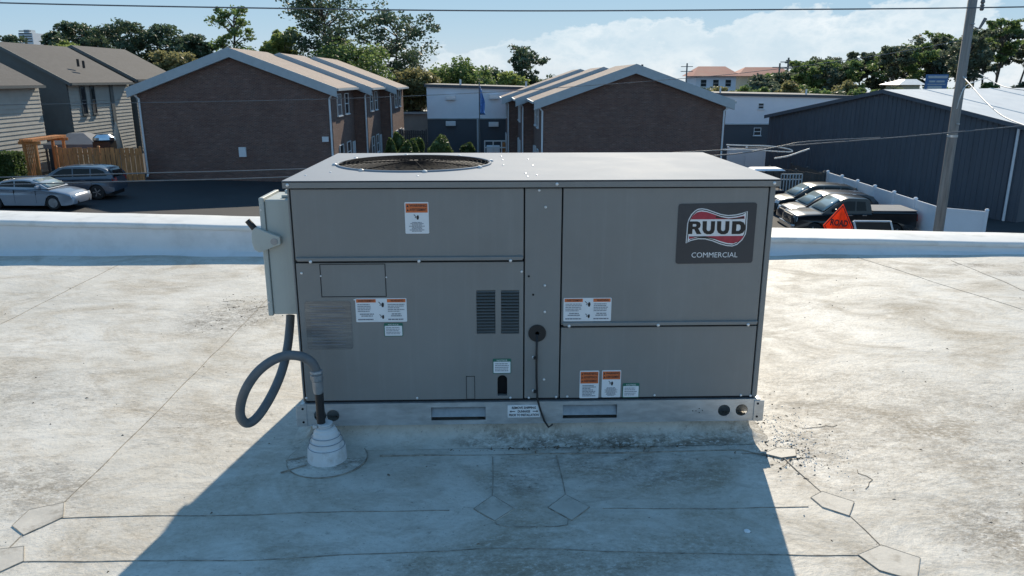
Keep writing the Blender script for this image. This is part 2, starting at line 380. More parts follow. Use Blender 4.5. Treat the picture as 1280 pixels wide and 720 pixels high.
def leaf_mat(name, c, tr=.35):
    ma, t, b = base_mat(name); g = G(t); co = g.n('ShaderNodeTexCoord').outputs['Object']
    col = g.mix(g.ramp(g.noise(co, .9, 4, .7), .3, .7), tuple(x*.55 for x in c), tuple(x*1.35 for x in c))
    g.link(col, b.inputs['Base Color']); b.inputs['Roughness'].default_value = .55
    tl = g.n('ShaderNodeBsdfTranslucent', {'Color': col}); mx = g.n('ShaderNodeMixShader', {'Fac': tr, 1: b.outputs[0], 2: tl.outputs[0]})
    g.link(mx.outputs[0], t.nodes['Material Output'].inputs['Surface']); return ma
M['sign_orange'] = leaf_mat('sign_orange', (.85,.15,.03), .6)
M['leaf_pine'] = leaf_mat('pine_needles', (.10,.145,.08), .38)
M['leaf_far'] = leaf_mat('far_pine_needles', (.15,.18,.115), .4)  # needles paled to paint distance haze into the leaf colour
M['leaf_oak'] = leaf_mat('oak_leaves', (.17,.24,.08), .5)
M['leaf_light'] = leaf_mat('young_leaves', (.27,.33,.10), .55)
M['leaf_olive'] = leaf_mat('olive_leaves', (.26,.245,.11), .5)
M['leaf_hedge'] = leaf_mat('hedge_leaves', (.10,.15,.045), .5)
M['bark'] = mat('bark', (.10,.085,.072), .9, 0, .3, 3, .5, 12)

# ------------------------------------------------------------------ the setting
GX = 1500.0
g_ = MB().add([(-GX,-200,gz(-GX)),(GX,-200,gz(GX)),(GX,2400,gz(GX)),(-GX,2400,gz(-GX))], [(0,1,2,3)])
tag(g_.build('ground', M['asphalt']), 'dark asphalt lot and ground falling gently beyond the roof', kind='structure')

# flat roof sheet: gentle wrinkles, fine grid where the picture looks at it
def roof_z(x, y):
    return ROOF + .004*math.sin(1.3*x+.7*y+1)*math.sin(.9*y-.4*x) + .0022*math.sin(5.1*y+1.7*x+2*math.sin(1.9*x)) + .0016*math.sin(7.7*x-3.1*y+2*math.sin(1.3*y))
mb = MB(); nx, ny = 150, 110; x0, x1, y0, y1 = -7.5, 7.5, -4.6, 4.3
for j in range(ny+1):
    for i in range(nx+1):
        x = x0+(x1-x0)*i/nx; y = y0+(y1-y0)*j/ny
        near = max(0, 1-max(abs(x)/1.15, abs(y-.5)/.9)**4)
        mb.v.append((x, y, roof_z(x, y)*(1-near)+(ROOF-.004)*near))
for j in range(ny):
    for i in range(nx):
        a = j*(nx+1)+i; mb.f.append((a, a+1, a+nx+2, a+nx+1))
roof = tag(mb.build('flat_roof', M['membrane'], smooth=True, recalc=False), 'dirty white membrane flat roof', kind='structure')
bw = MB().box(-7.4, 7.4, -4.5, 4.2, gz(0)-1, ROOF-.05).build('building_wall', M['stucco']); tag(bw, kind='structure', label='walls of the building under the flat roof')

# parapet along the far roof edge; its coping drops towards the right
PL, PR = Vector((-4.6, 3.64)), Vector((4.6, 3.425))
def pline(x): return PL.y+(PR.y-PL.y)*(x-PL.x)/(PR.x-PL.x)
def ptop(x): return .136+(-.080-.136)*(x-PL.x)/(PR.x-PL.x)
par = empty('parapet', 'low white membrane covered parapet along the roof edge behind the unit', 'parapet', (0, pline(0), ROOF))
mw = MB(); mc = MB(); xs = [-7.5+.1*i for i in range(151)]
prof = [(-.10,-.006),(-.055,.004),(-.02,.022),(-.004,.05),(0,.09),(0,'t'),(.44,'t'),(.44,'b')]
def wob(x, k): return .004*math.sin(3.1*x+k*1.7)+.003*math.sin(7.3*x+k*2.9)
for x in xs:
    for k, (dy, h) in enumerate(prof):
        z = ptop(x)-.03-ROOF if h == 't' else (-.5 if h == 'b' else h)
        w = wob(x, k) if k < 5 else .4*wob(x, 2)
        mw.v.append((x, pline(x)-pline(0)+dy+w*(1 if k < 5 else 0), z+(w if k in (1,2,3) else 0)))
n = len(prof)
for i in range(len(xs)-1):
    for k in range(n-1): a = i*n+k; mw.f.append((a, a+n, a+n+1, a+1))
mw.build('wall_face', M['parapet'], par, smooth=False); autosmooth(par.children[0], 40)
cprof = [(-.004,-.047),(-.016,-.043),(-.020,-.030),(-.018,-.012),(-.006,-.002),(.02,0),(.22,.004),(.44,0),(.465,-.01),(.467,-.08),(.45,-.08)]
n = len(cprof)
for x in xs:
    for k, (dy, h) in enumerate(cprof): mc.v.append((x, pline(x)-pline(0)+dy+.3*wob(x, 5), ptop(x)-ROOF+h+.35*wob(x*1.3, 1)))
for i in range(len(xs)-1):
    for k in range(n-1): a = i*n+k; mc.f.append((a, a+n, a+n+1, a+1))
cp = mc.build('coping', M['coping'], par); autosmooth(cp, 50)

# seams and patches of the membrane
def strip(mb, pts, w, z=.0022, wobble=.0):
    """thin raised bead along a polyline on the roof"""
    fine = []
    for (a, b), (c, d) in zip(pts[:-1], pts[1:]):
        k = max(2, int(math.hypot(c-a, d-b)/.05))
        fine += [(a+(c-a)*i/k, b+(d-b)*i/k) for i in range(k)]
    fine.append(pts[-1]); fine = [(x+wobble*math.sin(9*x+13*y)+wobble*.6*math.sin(31*x-17*y), y+wobble*math.cos(11*x+7*y)+.5*wobble*math.sin(27*x)) for x, y in fine]
    k0 = len(mb.v)
    for i, (x, y) in enumerate(fine):
        a = fine[max(0, i-1)]; b = fine[min(len(fine)-1, i+1)]; t = Vector((b[0]-a[0], b[1]-a[1])).normalized()
        ww = w*(.55+.45*abs(math.sin(17*x+23*y)))*.5
        zz = roof_z(x, y)+z
        for s, dz in ((-1, -.006), (-.8, 0), (.8, 0), (1, -.006)):
            mb.v.append((x-t.y*ww*s, y+t.x*ww*s, zz+dz))
    for i in range(len(fine)-1):
        for k in range(3): a = k0+i*4+k; mb.f.append((a, a+1, a+5, a+4))
seams = [
    [(-1.705, 3.3), (-1.700, -.47)], [(-1.74,-.55), (-1.72,-1.4)],
    [(-1.66,-.553), (-.32,-.545)], [(.22,-.545), (.95,-.56)],
    [(-1.66,-.80), (-.9,-.812), (-.2,-.775), (1.0,-.842)],
    [(-.62,-.135), (-.25,-.128), (.2,-.135), (.86,-.12), (.93,-.17), (1.0,-.125)],
    [(1.0,-.19), (1.04,-.46)], [(1.07,-.60), (1.10,-.80)], [(1.13,-.95), (1.2,-1.4)],
    [(-.165,-.145), (-.168,-.455)], [(.095,-.15), (.098,-.455)],
    [(-.165,-.59), (-.155,-.64), (-.12,-.655), (.05,-.655), (.088,-.645), (.096,-.59)],
    [(2.95,3.3), (3.3,1.9), (3.55,.6)], [(-3.2,3.2), (-3.22,-.4)],
]
ms = [onz(u, v, ROOF) for u, v in ((1190,326),(1280,364))]
for i, s in enumerate(seams):
    mb = MB(); strip(mb, s, .0044 if i not in (12,13) else .0034, wobble=.0022)
    mb.build('membrane_seam', M['dirtline'], roof, recalc=False)
mb = MB(); strip(mb, [(ms[0].x, ms[0].y), (ms[1].x, ms[1].y), (ms[1].x*2-ms[0].x, ms[1].y*2-ms[0].y)], .01, wobble=.003); mb.build('membrane_seam', M['dirtline'], roof, recalc=False)
patches = [
    [(-1.80,-.50),(-1.70,-.455),(-1.655,-.55),(-1.73,-.655),(-1.80,-.60)], [(-1.79,-.74),(-1.69,-.72),(-1.645,-.80),(-1.71,-.885),(-1.80,-.87)],
    [(-.235,-.54),(-.165,-.45),(-.09,-.54),(-.16,-.62)], [(.03,-.535),(.098,-.45),(.175,-.535),(.105,-.62)],
    [(.985,-.50),(1.045,-.46),(1.13,-.53),(1.07,-.62),(1.0,-.565)], [(1.0,-.84),(1.10,-.79),(1.19,-.86),(1.12,-.97),(1.03,-.92)],
    [(.93,-.16),(1.0,-.115),(1.075,-.125),(1.055,-.185),(.99,-.20)],
]
for p in patches:
    c = Vector((sum(a for a, b in p)/len(p), sum(b for a, b in p)/len(p)))
    mb = MB(); n = len(p)
    mb.v = [(a, b, roof_z(a, b)+.0035) for a, b in p]+[(a+(a-c.x)*.03, b+(b-c.y)*.03, ROOF-.006) for a, b in p]
    mb.f = [tuple(range(n))]+[(i, n+i, n+(i+1) % n, (i+1) % n) for i in range(n)]
    po = mb.build('membrane_patch', M['patchwhite'], roof)
    mb = MB(); strip(mb, p+[p[0]], .0036, .0042, .0012); mb.build('patch_edge', M['dirtline'], po, recalc=False)

# ------------------------------------------------------------------ curb under the unit
curb = empty('roof_curb', 'membrane wrapped curb under the grey rooftop unit', 'curb', (0, 0, ROOF))
CX, CY0, CY1 = .925, .012, 1.09
cprof2 = [(.085,-.002),(.055,.004),(.028,.014),(.010,.030),(.003,.05),(0,.078)]
mb = MB(); k = 0
ring = []
for off, h in cprof2:
    pts = []
    for cx, cy, a in ((CX,CY1,0),(-CX,CY1,90),(-CX,CY0,180),(CX,CY0,270)):
        for i in range(5):
            w = R(a+90*i/4); rr = .012+off; sx = 1 if cx > 0 else -1; sy = 1 if cy > .5 else -1
            pts.append((cx-sx*.012+rr*math.cos(w), cy-sy*.012+rr*math.sin(w), h+.002*math.sin(23*cx+i*2+cy)))
    ring.append(pts)
n = len(ring[0])
for pts in ring: mb.v += pts
for i in range(len(ring)-1):
    for j in range(n): a = i*n+j; b = i*n+(j+1) % n; mb.f.append((a, b, b+n, a+n))
mb.f.append(tuple((len(ring)-1)*n+j for j in range(n)))
co_ = mb.build('flashing', M['membrane'], curb, smooth=False); autosmooth(co_, 60)
mb = MB()
mb.tube([(-.95,.004,.0785),(.93,.004,.0785)], .004, 6); mb.build('curb_edge', M['patchwhite'], curb)

# ------------------------------------------------------------------ the rooftop unit
unit = empty('rooftop_unit', 'grey packaged rooftop air conditioner with louvres, warning labels and a fan on top', 'air conditioner', (0, .55, -.095))
UO = Vector((0, .55, -.095))
def U(mb, name, material, parent=None, smooth=False):
    """build in world coordinates, parent to the unit (or to one of its parts)"""
    p = parent or unit; o = Vector((0,0,0)); q = p
    while q: o += Vector(q.location); q = q.parent
    mb.v = [tuple(Vector(v)-o) for v in mb.v]
    return mb.build(name, material, p, smooth)
W2, TOP, DEP = .95, .9175, 1.107
ZC = F(660, 234)[1]                       # underside of the top cap
U(MB().box(-.935, .935, .035, DEP-.012, .004, TOP-.012), 'core', M['gap'])  # filler box blackened so panel openings read as shaded interior
for s in (-1, 1):                          # side panels
    U(MB().box(s*.936, s*.944, .02, DEP-.006, .004, ZC), 'side_panel', M['paint'])
U(MB().box(-.92, .92, DEP-.010, DEP-.004, .004, ZC), 'rear_panel', M['paint'])
# corner posts, centre post and panels on the front
def fpoly(pts): return [F(u, v) for u, v in pts]
GAP = .0028
def shrink(poly, d):
    c = (sum(p[0] for p in poly)/len(poly), sum(p[1] for p in poly)/len(poly))
    return [(x-(d if x > c[0] else -d), z-(d if z > c[1] else -d)) for x, z in poly]
XL1, XL2 = F(366.5, 300)[0], F(655, 380)[0]; XR1, XR2 = F(702.5, 300)[0], F(956.5, 300)[0]
ZA, ZB = F(510, 325.5)[1], F(820, 406)[1]
for s, xa, xb in ((-1, -.944, XL1), (1, XR2, .944)):
    bevel(U(MB().box(xa+(GAP if s > 0 else 0), xb-(GAP if s < 0 else 0), .0, .03, .006, ZC), 'corner_post', M['paint']), .003)
def panel(name, poly, holes=(), y0=0.0, y1=.022):
    o = U(MB().plate(poly, holes, front, y0, y1), name, M['paint']); return bevel(o, .0025, 2, 60)
panel('upper_panel', shrink(rect(XL1, ZA, XL2, ZC-.002), GAP))
panel('upper_panel', shrink(rect(XR1, ZB, XR2, ZC-.002), GAP))
slot = []
(su0, sz0), (su1, sz1) = F(622, 498), F(634, 469)
slot = [(su0, sz0+.012), (su1, sz0+.012)]+[((su0+su1)/2+(su1-su0)/2*math.cos(R(a)), sz1-.018+.018*math.sin(R(a))) for a in range(0, 181, 20)]
lv = []
for ua, ub in ((596, 619), (626.5, 649)):
    (xa, za), (xb, zb) = F(ua, 417), F(ub, 363); lv.append((xa, za, xb, zb))
lower = panel('lower_panel', shrink(rect(XL1, .008, XL2, ZA-.006), GAP), [slot]+[rect(*q) for q in lv])
panel('lower_panel', shrink(rect(XR1, .008, XR2, ZB-.006), GAP))
(hx, hz) = F(671.5, 416.5); hr = .033
panel('centre_post', shrink(rect(XL2, .008, XR1, ZC-.002), GAP), [circ(hx, hz, hr)], .002, .022)
# louvres
for xa, za, xb, zb in lv:
    n = 14; p = (zb-za)/n; first = None
    for i in range(n):
        z = za+p*(i+.5)
        if first is None:
            mbl = MB().hexa([(xa-.001,-.004,z-p*.05),(xb+.001,-.004,z-p*.05),(xb+.001,-.0025,z-p*.05),(xa-.001,-.0025,z-p*.05)],
                            [(xa-.001,.013,z+p*.40),(xb+.001,.013,z+p*.40),(xb+.001,.0145,z+p*.40),(xa-.001,.0145,z+p*.40)])
            first = U(mbl, 'louvre', M['paint'], lower)
        else:
            c = first.copy(); COL.objects.link(c); c.location = first.location + Vector((0, 0, p*i))
# lips under the upper panels
for a, b, z in ((XL1, XL2, ZA), (XR1, XR2, ZB)):
    l = U(MB().hexa([(a+.012,-.012,z+.001),(b-.008,-.012,z+.001),(b-.008,0,z-.002),(a+.012,0,z-.002)],
                    [(a+.006,-.012,z+.014),(b-.004,-.012,z+.014),(b-.004,-.0,z+.017),(a+.006,-.0,z+.017)]), 'panel_lip', M['paint']); bevel(l, .0015)
    U(MB().box(a+.004, b-.004, .006, .03, z-.006, z+.004), 'panel_gap', M['gap'])
U(MB().box(-.93, .93, .004, .05, -.001, .0085), 'base_gap', M['gap'])
# outlines scored in the lower left panel: a knock-out cover and a small slot
def outline(u0, v0, u1, v1, w=.0028, name='knockout_outline', par=None):
    (xa, za), (xb, zb) = F(u0, v1), F(u1, v0); mb = MB()
    mb.plate(rect(xa, za, xb, zb), [rect(xa+w, za+w, xb-w, zb-w)], front, -.0012, .001); return U(mb, name, M['gap'], par)
outline(402, 329.5, 481.5, 371.5, par=lower); outline(583, 470, 593.5, 499, .002, par=lower)
# top cap with the fan opening
FX, FY, FR = -.512, .600, .340
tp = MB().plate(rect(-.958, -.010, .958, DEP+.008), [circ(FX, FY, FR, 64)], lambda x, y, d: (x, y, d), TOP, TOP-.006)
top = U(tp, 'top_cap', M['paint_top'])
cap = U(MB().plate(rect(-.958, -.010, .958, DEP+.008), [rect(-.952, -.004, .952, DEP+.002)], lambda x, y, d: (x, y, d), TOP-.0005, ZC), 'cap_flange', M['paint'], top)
bevel(cap, .0015)
# fan
mb = MB().plate(circ(FX, FY, FR+.004, 64), [circ(FX, FY, FR-.002, 64)], lambda x, y, d: (x, y, d), TOP+.002, TOP-.26); fan_sh = U(mb, 'fan_shroud', M['gap'])
autosmooth(fan_sh)
fan = U(MB().lathe((FX, FY, TOP-.16), [(.001,0),(.075,0),(.082,.02),(.08,.07),(.03,.078),(.001,.079)], 28), 'fan_hub', M['fitting']); autosmooth(fan)
for i in range(4):
    a0 = R(20+90*i); bl = MB(); NR, NA = 7, 7
    for a in range(NR):
        r = .07+(.322-.07)*a/(NR-1)
        for b in range(NA):
            w = a0+(b/(NA-1)-.5)*R(62)*(1-.25*a/(NR-1))+.25*(a/(NR-1))
            bl.v.append((FX+r*math.cos(w), FY+r*math.sin(w), TOP-.075-.085*(b/(NA-1))+.02*math.sin(math.pi*b/(NA-1))))
    for a in range(NR-1):
        for b in range(NA-1): k = a*NA+b; bl.f.append((k, k+1, k+NA+1, k+NA))
    bo = U(bl, 'fan_blade', M['blade']); autosmooth(bo, 80); sm = bo.modifiers.new('thick', 'SOLIDIFY'); sm.thickness = .002
gd = None
for i in range(17):
    r = .035+(FR+.006-.035)*i/16; dome = .010*(1-(r/FR)**2)
    mb = MB(); n = 56
    mb.tube([(FX+r*math.cos(2*math.pi*j/n), FY+r*math.sin(2*math.pi*j/n), TOP+.006+dome) for j in range(n+1)], .0014, 6, caps=False)
    U(mb, 'guard_ring', M['guard'], smooth=True)
for i in range(8):
    a = R(12+45*i); mb = MB()
    mb.tube([(FX+r*math.cos(a), FY+r*math.sin(a), TOP+.004+.010*(1-(r/FR)**2)) for r in (.03,.12,.2,.28,.33,.354)], .0028, 6)
    U(mb, 'guard_spoke', M['guard'], smooth=True)
    U(MB().lathe((FX+.358*math.cos(a), FY+.358*math.sin(a), TOP), [(.011,0),(.011,.006),(.006,.010)], 10), 'guard_foot', M['galv'])
mb = MB(); mb.tube([(FX+.347*math.cos(2*math.pi*j/64), FY+.347*math.sin(2*math.pi*j/64), TOP+.002) for j in range(65)], .006, 8, caps=False); U(mb, 'orifice_ring', M['paint_top'], smooth=True)
# screws: one mesh, many parts
scr = U(MB().lathe((0,0,0), [(.0075,0),(.0075,.0015),(.0055,.004),(.002,.005)], 10, 'y'), 'screw', M['screw'])
scr.data.transform(Matrix.Translation(-Vector((0,0,0))+UO)); scr.data.transform(Matrix.Diagonal((1,-1,1,1)))
scr_first = True
def screw(x, y, z, up=False, s=1.0, material=None):
    global scr_first
    o = scr if scr_first else scr.copy()
    if not scr_first: COL.objects.link(o)
    scr_first = False
    o.location = Vector((x, y, z))-UO; o.scale = (s*.9, s*.9, s*.9)
    if up: o.rotation_euler = (R(-90), 0, 0)
    o.parent = unit
for u, v in ((360,231),(696,229.8),(967,228.5)): x, z = F(u, v); screw(x, -.010, z)
for u, v in ((389,326.5),(524,325.8),(638,325)): x, z = F(u, v); screw(x, -.012, z)
for u, v in ((711,406.5),(822,405.5),(934,404.8)): x, z = F(u, v); screw(x, -.012, z)
for u, v in ((682,259),(681,357),(681,390),(680,474.5),(666.5,446.5),(666.5,488.5),(674,238)): x, z = F(u, v); screw(x, .001, z, s=.85)
for u, v in ((652,339.5),(377,341.5),(521.5,497.5),(638,497),(383,497.5),(818,494),(926,494),(938,494.5),(709,495.5),(661,497),(695,496)): x, z = F(u, v); screw(x, -.001, z, s=.8)
for u, v in ((401,345),(483,346.5),(443,374.5)): x, z = F(u, v); screw(x, -.001, z, s=.55)
for u, v in ((382,219.5),(413,215.5),(522,220),(626,196),(629,206.5),(660,199),(666,207.5),(657,217),(659.5,221),(671,219),(628,200)):
    p = onz(u, v, TOP); 
    screw(p.x, p.y, p.z, True, .7)
# dark holes punched in the centre post
for u, v in ((661,345.5),(666.5,368.5)):
    x, z = F(u, v); U(MB().lathe((x, .0005, z), [(.0045,0),(.0045,.004)], 10, 'y'), 'punched_hole', M['gap'])
# grommet and its wire
gr = U(MB().plate(circ(hx, hz, hr+.003), [circ(hx, hz, .008, 12)], front, -.004, .012), 'grommet', M['plastic_black']); bevel(gr, .003)
pts = [F(u, v) for u, v in ((671.5,418),(670.5,440),(670.5,470),(671.5,497),(675,510),(680,523),(685,530),(690,526))]
ys = (.0,-.010,-.010,-.012,-.02,-.024,-.03,-.034)
U(MB().tube([(x, y, z) for (x, z), y in zip(pts, ys)], .0042, 8), 'control_wire', M['plastic_black'], smooth=True)
for u, v in ((669,446.5),(669,488.5)):
    x, z = F(u, v); U(MB().box(x-.008, x+.009, -.016, .003, z-.004, z+.004), 'wire_clip', M['plastic_black'])
# foil rating plate
(xa, za), (xb, zb) = F(385, 437), F(438, 376)
fo = U(MB().plate(rrect(xa, za, xb, zb, .012), [], front, -.0015, .001), 'rating_plate', M['foil'])
ln = MB()
for i in range(13):
    z = za+.02+i*(zb-za-.03)/13; ln.box(xa+.02, xb-.02-.03*rnd.random(), -.0021, -.0010, z, z+.0022)
U(ln, 'plate_print', M['ink_grey'], fo)
# base rail with lifting slots and holes
RZ0, RZ1 = -.095, .0
hol = []
for (u, v) in ((401,518),(417,518),(904,511.5),(926,511)): x, z = F(u, v); hol.append(circ(x, z, .026, 20))
sl_ = []
for u0, v0, u1, v1 in ((539.5,507,607,524),(703,504,771,521.5)): (xa, za), (xb, zb) = F(u0, v1), F(u1, v0); sl_.append((xa, za, xb, zb)); hol.append(rect(xa, za, xb, zb))
rail = U(MB().plate(rect(-.955, RZ0, .955, RZ1-.002), hol, front, -.012, -.009), 'base_rail', M['galv'])
U(MB().box(-.955, .955, -.0125, .03, RZ1-.002, RZ1+.0012), 'rail_flange', M['galv'], rail)
U(MB().box(-.955, .955, -.0135, .03, RZ0-.001, RZ0+.0012), 'rail_flange', M['galv'], rail)
for xa, za, xb, zb in sl_: U(MB().hexa([(xa-.01,.02,zb),(xb+.01,.02,zb),(xb+.01,.022,zb),(xa-.01,.022,zb)],[(xa-.01,-.006,za+.012),(xb+.01,-.006,za+.012),(xb+.01,-.004,za+.012),(xa-.01,-.004,za+.012)]), 'slot_liner', M['fitting'], rail)
U(MB().box(-.95, .95, .075, .078, RZ0+.002, RZ1-.003), 'rail_channel', M['galv'], rail)
for s in (-1, 1):
    U(MB().box(s*.952, s*.955, -.009, DEP, RZ0, RZ1-.002), 'base_rail', M['galv'])
    br = U(MB().box(s*.930, s*.972, -.0155, -.0128, RZ0-.002, RZ1-.004), 'corner_bracket', M['galv']); bevel(br, .001)
    for z in (RZ0+.018, RZ1-.018): U(MB().lathe((s*.945, -.0158, z), [(.005,-.001),(.005,.001)], 10, 'y'), 'bracket_hole', M['gap'], br)
U(MB().box(-.955, .955, DEP-.003, DEP, RZ0, RZ1-.002), 'base_rail', M['galv'])
for i, (du, dv) in enumerate(((865,512),(869,512),(873,509),(873,514),(877,511.5))):
    x, z = F(du, dv); U(MB().lathe((x, -.0125, z), [(.0022,-.001),(.0022,.001)], 6, 'y'), 'rail_pin_hole', M['gap'], rail)

# ---- labels
def bars(mb, x0, x1, z0, z1, n, y, ragged=.25, th=.45, centre=False):
    p = (z1-z0)/n
    for i in range(n):
        w = (x1-x0)*(1-ragged*rnd.random()); z = z1-p*(i+.5)
        a = (x0+x1-w)/2 if centre else x0
        x = a
        while x < a+w-.001:                 # words
            l = min((.3+.9*rnd.random())*.012, a+w-x); mb.add([(x,y,z-p*th/2),(x+l*.86,y,z-p*th/2),(x+l*.86,y,z+p*th/2),(x,y,z+p*th/2)], [(0,1,2,3)]); x += l
def hand_icon(mb, cx, cz, s, y):            # a hand and a fan blade / spark in black
    def P(pts): mb.add([(cx+a*s, y, cz+b*s) for a, b in pts], [tuple(range(len(pts)))])
    P([(-.05,.25),(.12,.42),(.3,.3),(.34,-.05),(.22,-.42),(0,-.42),(-.12,-.1)])
    P([(-.62,.5),(-.52,.55),(-.12,.08),(-.2,.02)]); P([(-.45,-.02),(-.2,.0),(-.2,-.1),(-.38,-.12)])
def lab(u0, v0, u1, v1, name, y=-.0022):
    (xa, za), (xb, zb) = F(u0, v1), F(u1, v0)
    o = U(MB().plate(rrect(xa, za, xb, zb, .004, 3), [], front, y, y+.0018), name, M['white']); return o, xa, za, xb, zb
def fm(y): return lambda x, z: (x, y, z)
def tall_label(u0, v0, u1, v1, heads):
    o, xa, za, xb, zb = lab(u0, v0, u1, v1, 'warning_label'); w, h = xb-xa, zb-za; y = -.0028
    hh = h*(.13*len(heads)+.02)
    U(MB().add([(xa+.04*w,y,zb-.05*h-hh),(xb-.04*w,y,zb-.05*h-hh),(xb-.04*w,y,zb-.04*h),(xa+.04*w,y,zb-.04*h)], [(0,1,2,3)]), 'header_band', M['orange'], o)
    t = MB(); y -= .0005
    for i, s in enumerate(heads):
        zt = zb-.05*h-i*.13*h; add_text(t, s, xa+.20*w, zt-.10*h, xb-.08*w, zt-.015*h, fm(y), .02)
        t.add([(xa+.08*w,y,zt-.10*h),(xa+.17*w,y,zt-.10*h),(xa+.125*w,y,zt-.02*h)], [(0,1,2)])
    if len(heads) < 3: hand_icon(t, (xa+xb)/2+.01*w, zb-hh-.2*h, .17*h, y)
    U(t, 'lettering', M['ink'], o)
    b = MB(); z1 = zb-hh-(.34*h if len(heads) < 3 else .10*h)
    bars(b, xa+.15*w, xb-.15*w, za+.06*h, z1, 8, y, .5, .5, len(heads) < 3); U(b, 'fine_print', M['ink_grey'], o)['kind'] = 'stuff'
def wide_label(u0, v0, u1, v1):
    o, xa, za, xb, zb = lab(u0, v0, u1, v1, 'warning_label'); w, h = xb-xa, zb-za; y = -.0028
    for a, b in ((.02,.40),(.62,.98)):
        U(MB().add([(xa+a*w,y,zb-.17*h),(xa+b*w,y,zb-.17*h),(xa+b*w,y,zb-.03*h),(xa+a*w,y,zb-.03*h)], [(0,1,2,3)]), 'header_band', M['orange'], o)
    t = MB(); y -= .0005
    add_text(t, 'AVERTISSEMENT', xa+.06*w, zb-.145*h, xa+.38*w, zb-.055*h, fm(y), .01); add_text(t, 'WARNING', xa+.69*w, zb-.145*h, xa+.94*w, zb-.055*h, fm(y), .01)
    hand_icon(t, xa+.52*w, zb-.27*h, .24*h, y); hand_icon(t, xa+.52*w, za+.22*h, .2*h, y); U(t, 'lettering', M['ink'], o)
    b = MB()
    for a, c in ((.04,.40),(.63,.96)):
        bars(b, xa+a*w, xa+c*w, za+.42*h, zb-.22*h, 5, y, .35, .42); bars(b, xa+(a+.04)*w, xa+(c-.04)*w, za+.22*h, za+.38*h, 2, y, .3, .5, True); bars(b, xa+a*w, xa+c*w, za+.06*h, za+.16*h, 1, y, .2, .5)
    U(b, 'fine_print', M['ink_grey'], o)['kind'] = 'stuff'
def small_label(u0, v0, u1, v1):
    (xa, za), (xb, zb) = F(u0, v1), F(u1, v0)
    e = U(MB().plate(rrect(xa-.003, za-.003, xb+.003, zb+.003, .004, 3), [], front, -.0016, .001), 'notice_label', M['green_lab'])
    w, h = xb-xa, zb-za
    U(MB().plate(rrect(xa, za, xb, zb-.17*h, .002, 2), [], front, -.0024, -.001), 'notice_face', M['white'], e)
    t = MB(); add_text(t, 'NOTICE', xa+.2*w, zb-.13*h, xb-.2*w, zb-.02*h, fm(-.0020), .01); U(t, 'heading', M['logo_white'], e)
    b = MB(); bars(b, xa+.08*w, xb-.08*w, za+.1*h, zb-.25*h, 5, -.0030, .2, .4); U(b, 'fine_print', M['ink_grey'], e)['kind'] = 'stuff'
tall_label(507, 252.5, 535.5, 292, ('WARNING', 'AVERTISSEMENT'))
wide_label(445.5, 372.5, 508, 402.5); wide_label(704, 372, 764.5, 401.5)
small_label(481.5, 404.5, 502.5, 419.5); small_label(617, 449, 638, 466); small_label(778.5, 479.5, 798.5, 496)
tall_label(724, 463, 749, 497.5, ('WARNING', 'ADVERTENCIA', 'AVERTISSEMENT')); tall_label(751.5, 462.5, 776.5, 496.5, ('WARNING', 'AVERTISSEMENT'))
(xa, za), (xb, zb) = F(634.5, 520), F(675, 504.5)
o = U(MB().plate(rect(xa, za, xb, zb), [], front, -.0150, -.0125), 'shipping_label', M['white'], ); w, h = xb-xa, zb-za; t = MB(); y = -.0156
add_text(t, 'REMOVE SHIPPING', xa+.13*w, za+.70*h, xb-.13*w, za+.90*h, fm(y), .03); add_text(t, 'DUNNAGE', xa+.31*w, za+.40*h, xb-.31*w, za+.60*h, fm(y), .03)
add_text(t, 'PRIOR TO INSTALLATION', xa+.04*w, za+.10*h, xb-.05*w, za+.30*h, fm(y), .03)
for s, c in ((-1, xa+.06*w), (1, xb-.06*w)):
    t.add([(c,y,za+.5*h),(c-s*.05*w,y,za+.60*h),(c-s*.05*w,y,za+.40*h)], [(0,1,2)]); t.add([(c-s*.05*w,y,za+.47*h),(c-s*.17*w,y,za+.47*h),(c-s*.17*w,y,za+.53*h),(c-s*.05*w,y,za+.53*h)], [(0,1,2,3)])
U(t, 'lettering', M['ink'], o)

# ---- brand plate: dark rounded plate with a waving flag emblem
def Z(x, y): return F(840+x/8, 245+y/8)
pl = [Z(*p) for p in ((95,78),(820,65),(838,68),(850,82),(803,645),(795,660),(780,667),(55,677),(40,670),(35,655),(66,100),(75,83))]
lp = U(MB().plate(pl, [], front, -.0025, .001), 'brand_plate', M['logo_plate'])
outer = [(135,472),(143,370),(150,275),(163,232),(190,182),(230,142),(262,126),(300,122),(350,130),(420,155),(490,179),(560,190),(640,183),(700,168),(755,150),(750,240),(745,330),(735,382),(700,440),(650,485),(600,503),(540,498),(470,478),(400,450),(330,432),(260,430),(190,446)]
cxo, cyo = 447, 312
def inset(pts, d):
    n = len(pts); out = []
    for i in range(n):
        a, b, c = Vector(pts[i-1]), Vector(pts[i]), Vector(pts[(i+1) % n]); t = (c-a).normalized(); nn = Vector((t.y, -t.x))
        if (Vector((cxo, cyo))-b).dot(nn) < 0: nn = -nn
        out.append(tuple(b+nn*d))
    return out
def emb(name, pts, material, y, holes=()): return U(MB().plate([Z(*p) for p in pts], [[Z(*p) for p in h] for h in holes], front, y, y+.0007), name, material, lp)
emb('flag_emblem', outer, M['logo_white'], -.0031)
emb('flag_border', inset(outer, 10), M['logo_black'], -.0036)
emb('flag_field', inset(outer, 19), M['logo_white'], -.0041)
emb('red_stripe', [(185,232),(205,195),(245,163),(290,153),(350,160),(420,183),(490,208),(560,222),(640,214),(720,196),(722,226),(640,229),(400,231)], M['logo_red'], -.0046)
emb('red_stripe', [(165,402),(400,399),(718,396),(695,428),(655,456),(610,472),(550,468),(480,449),(400,421),(330,407),(260,404),(168,428)], M['logo_red'], -.0046)
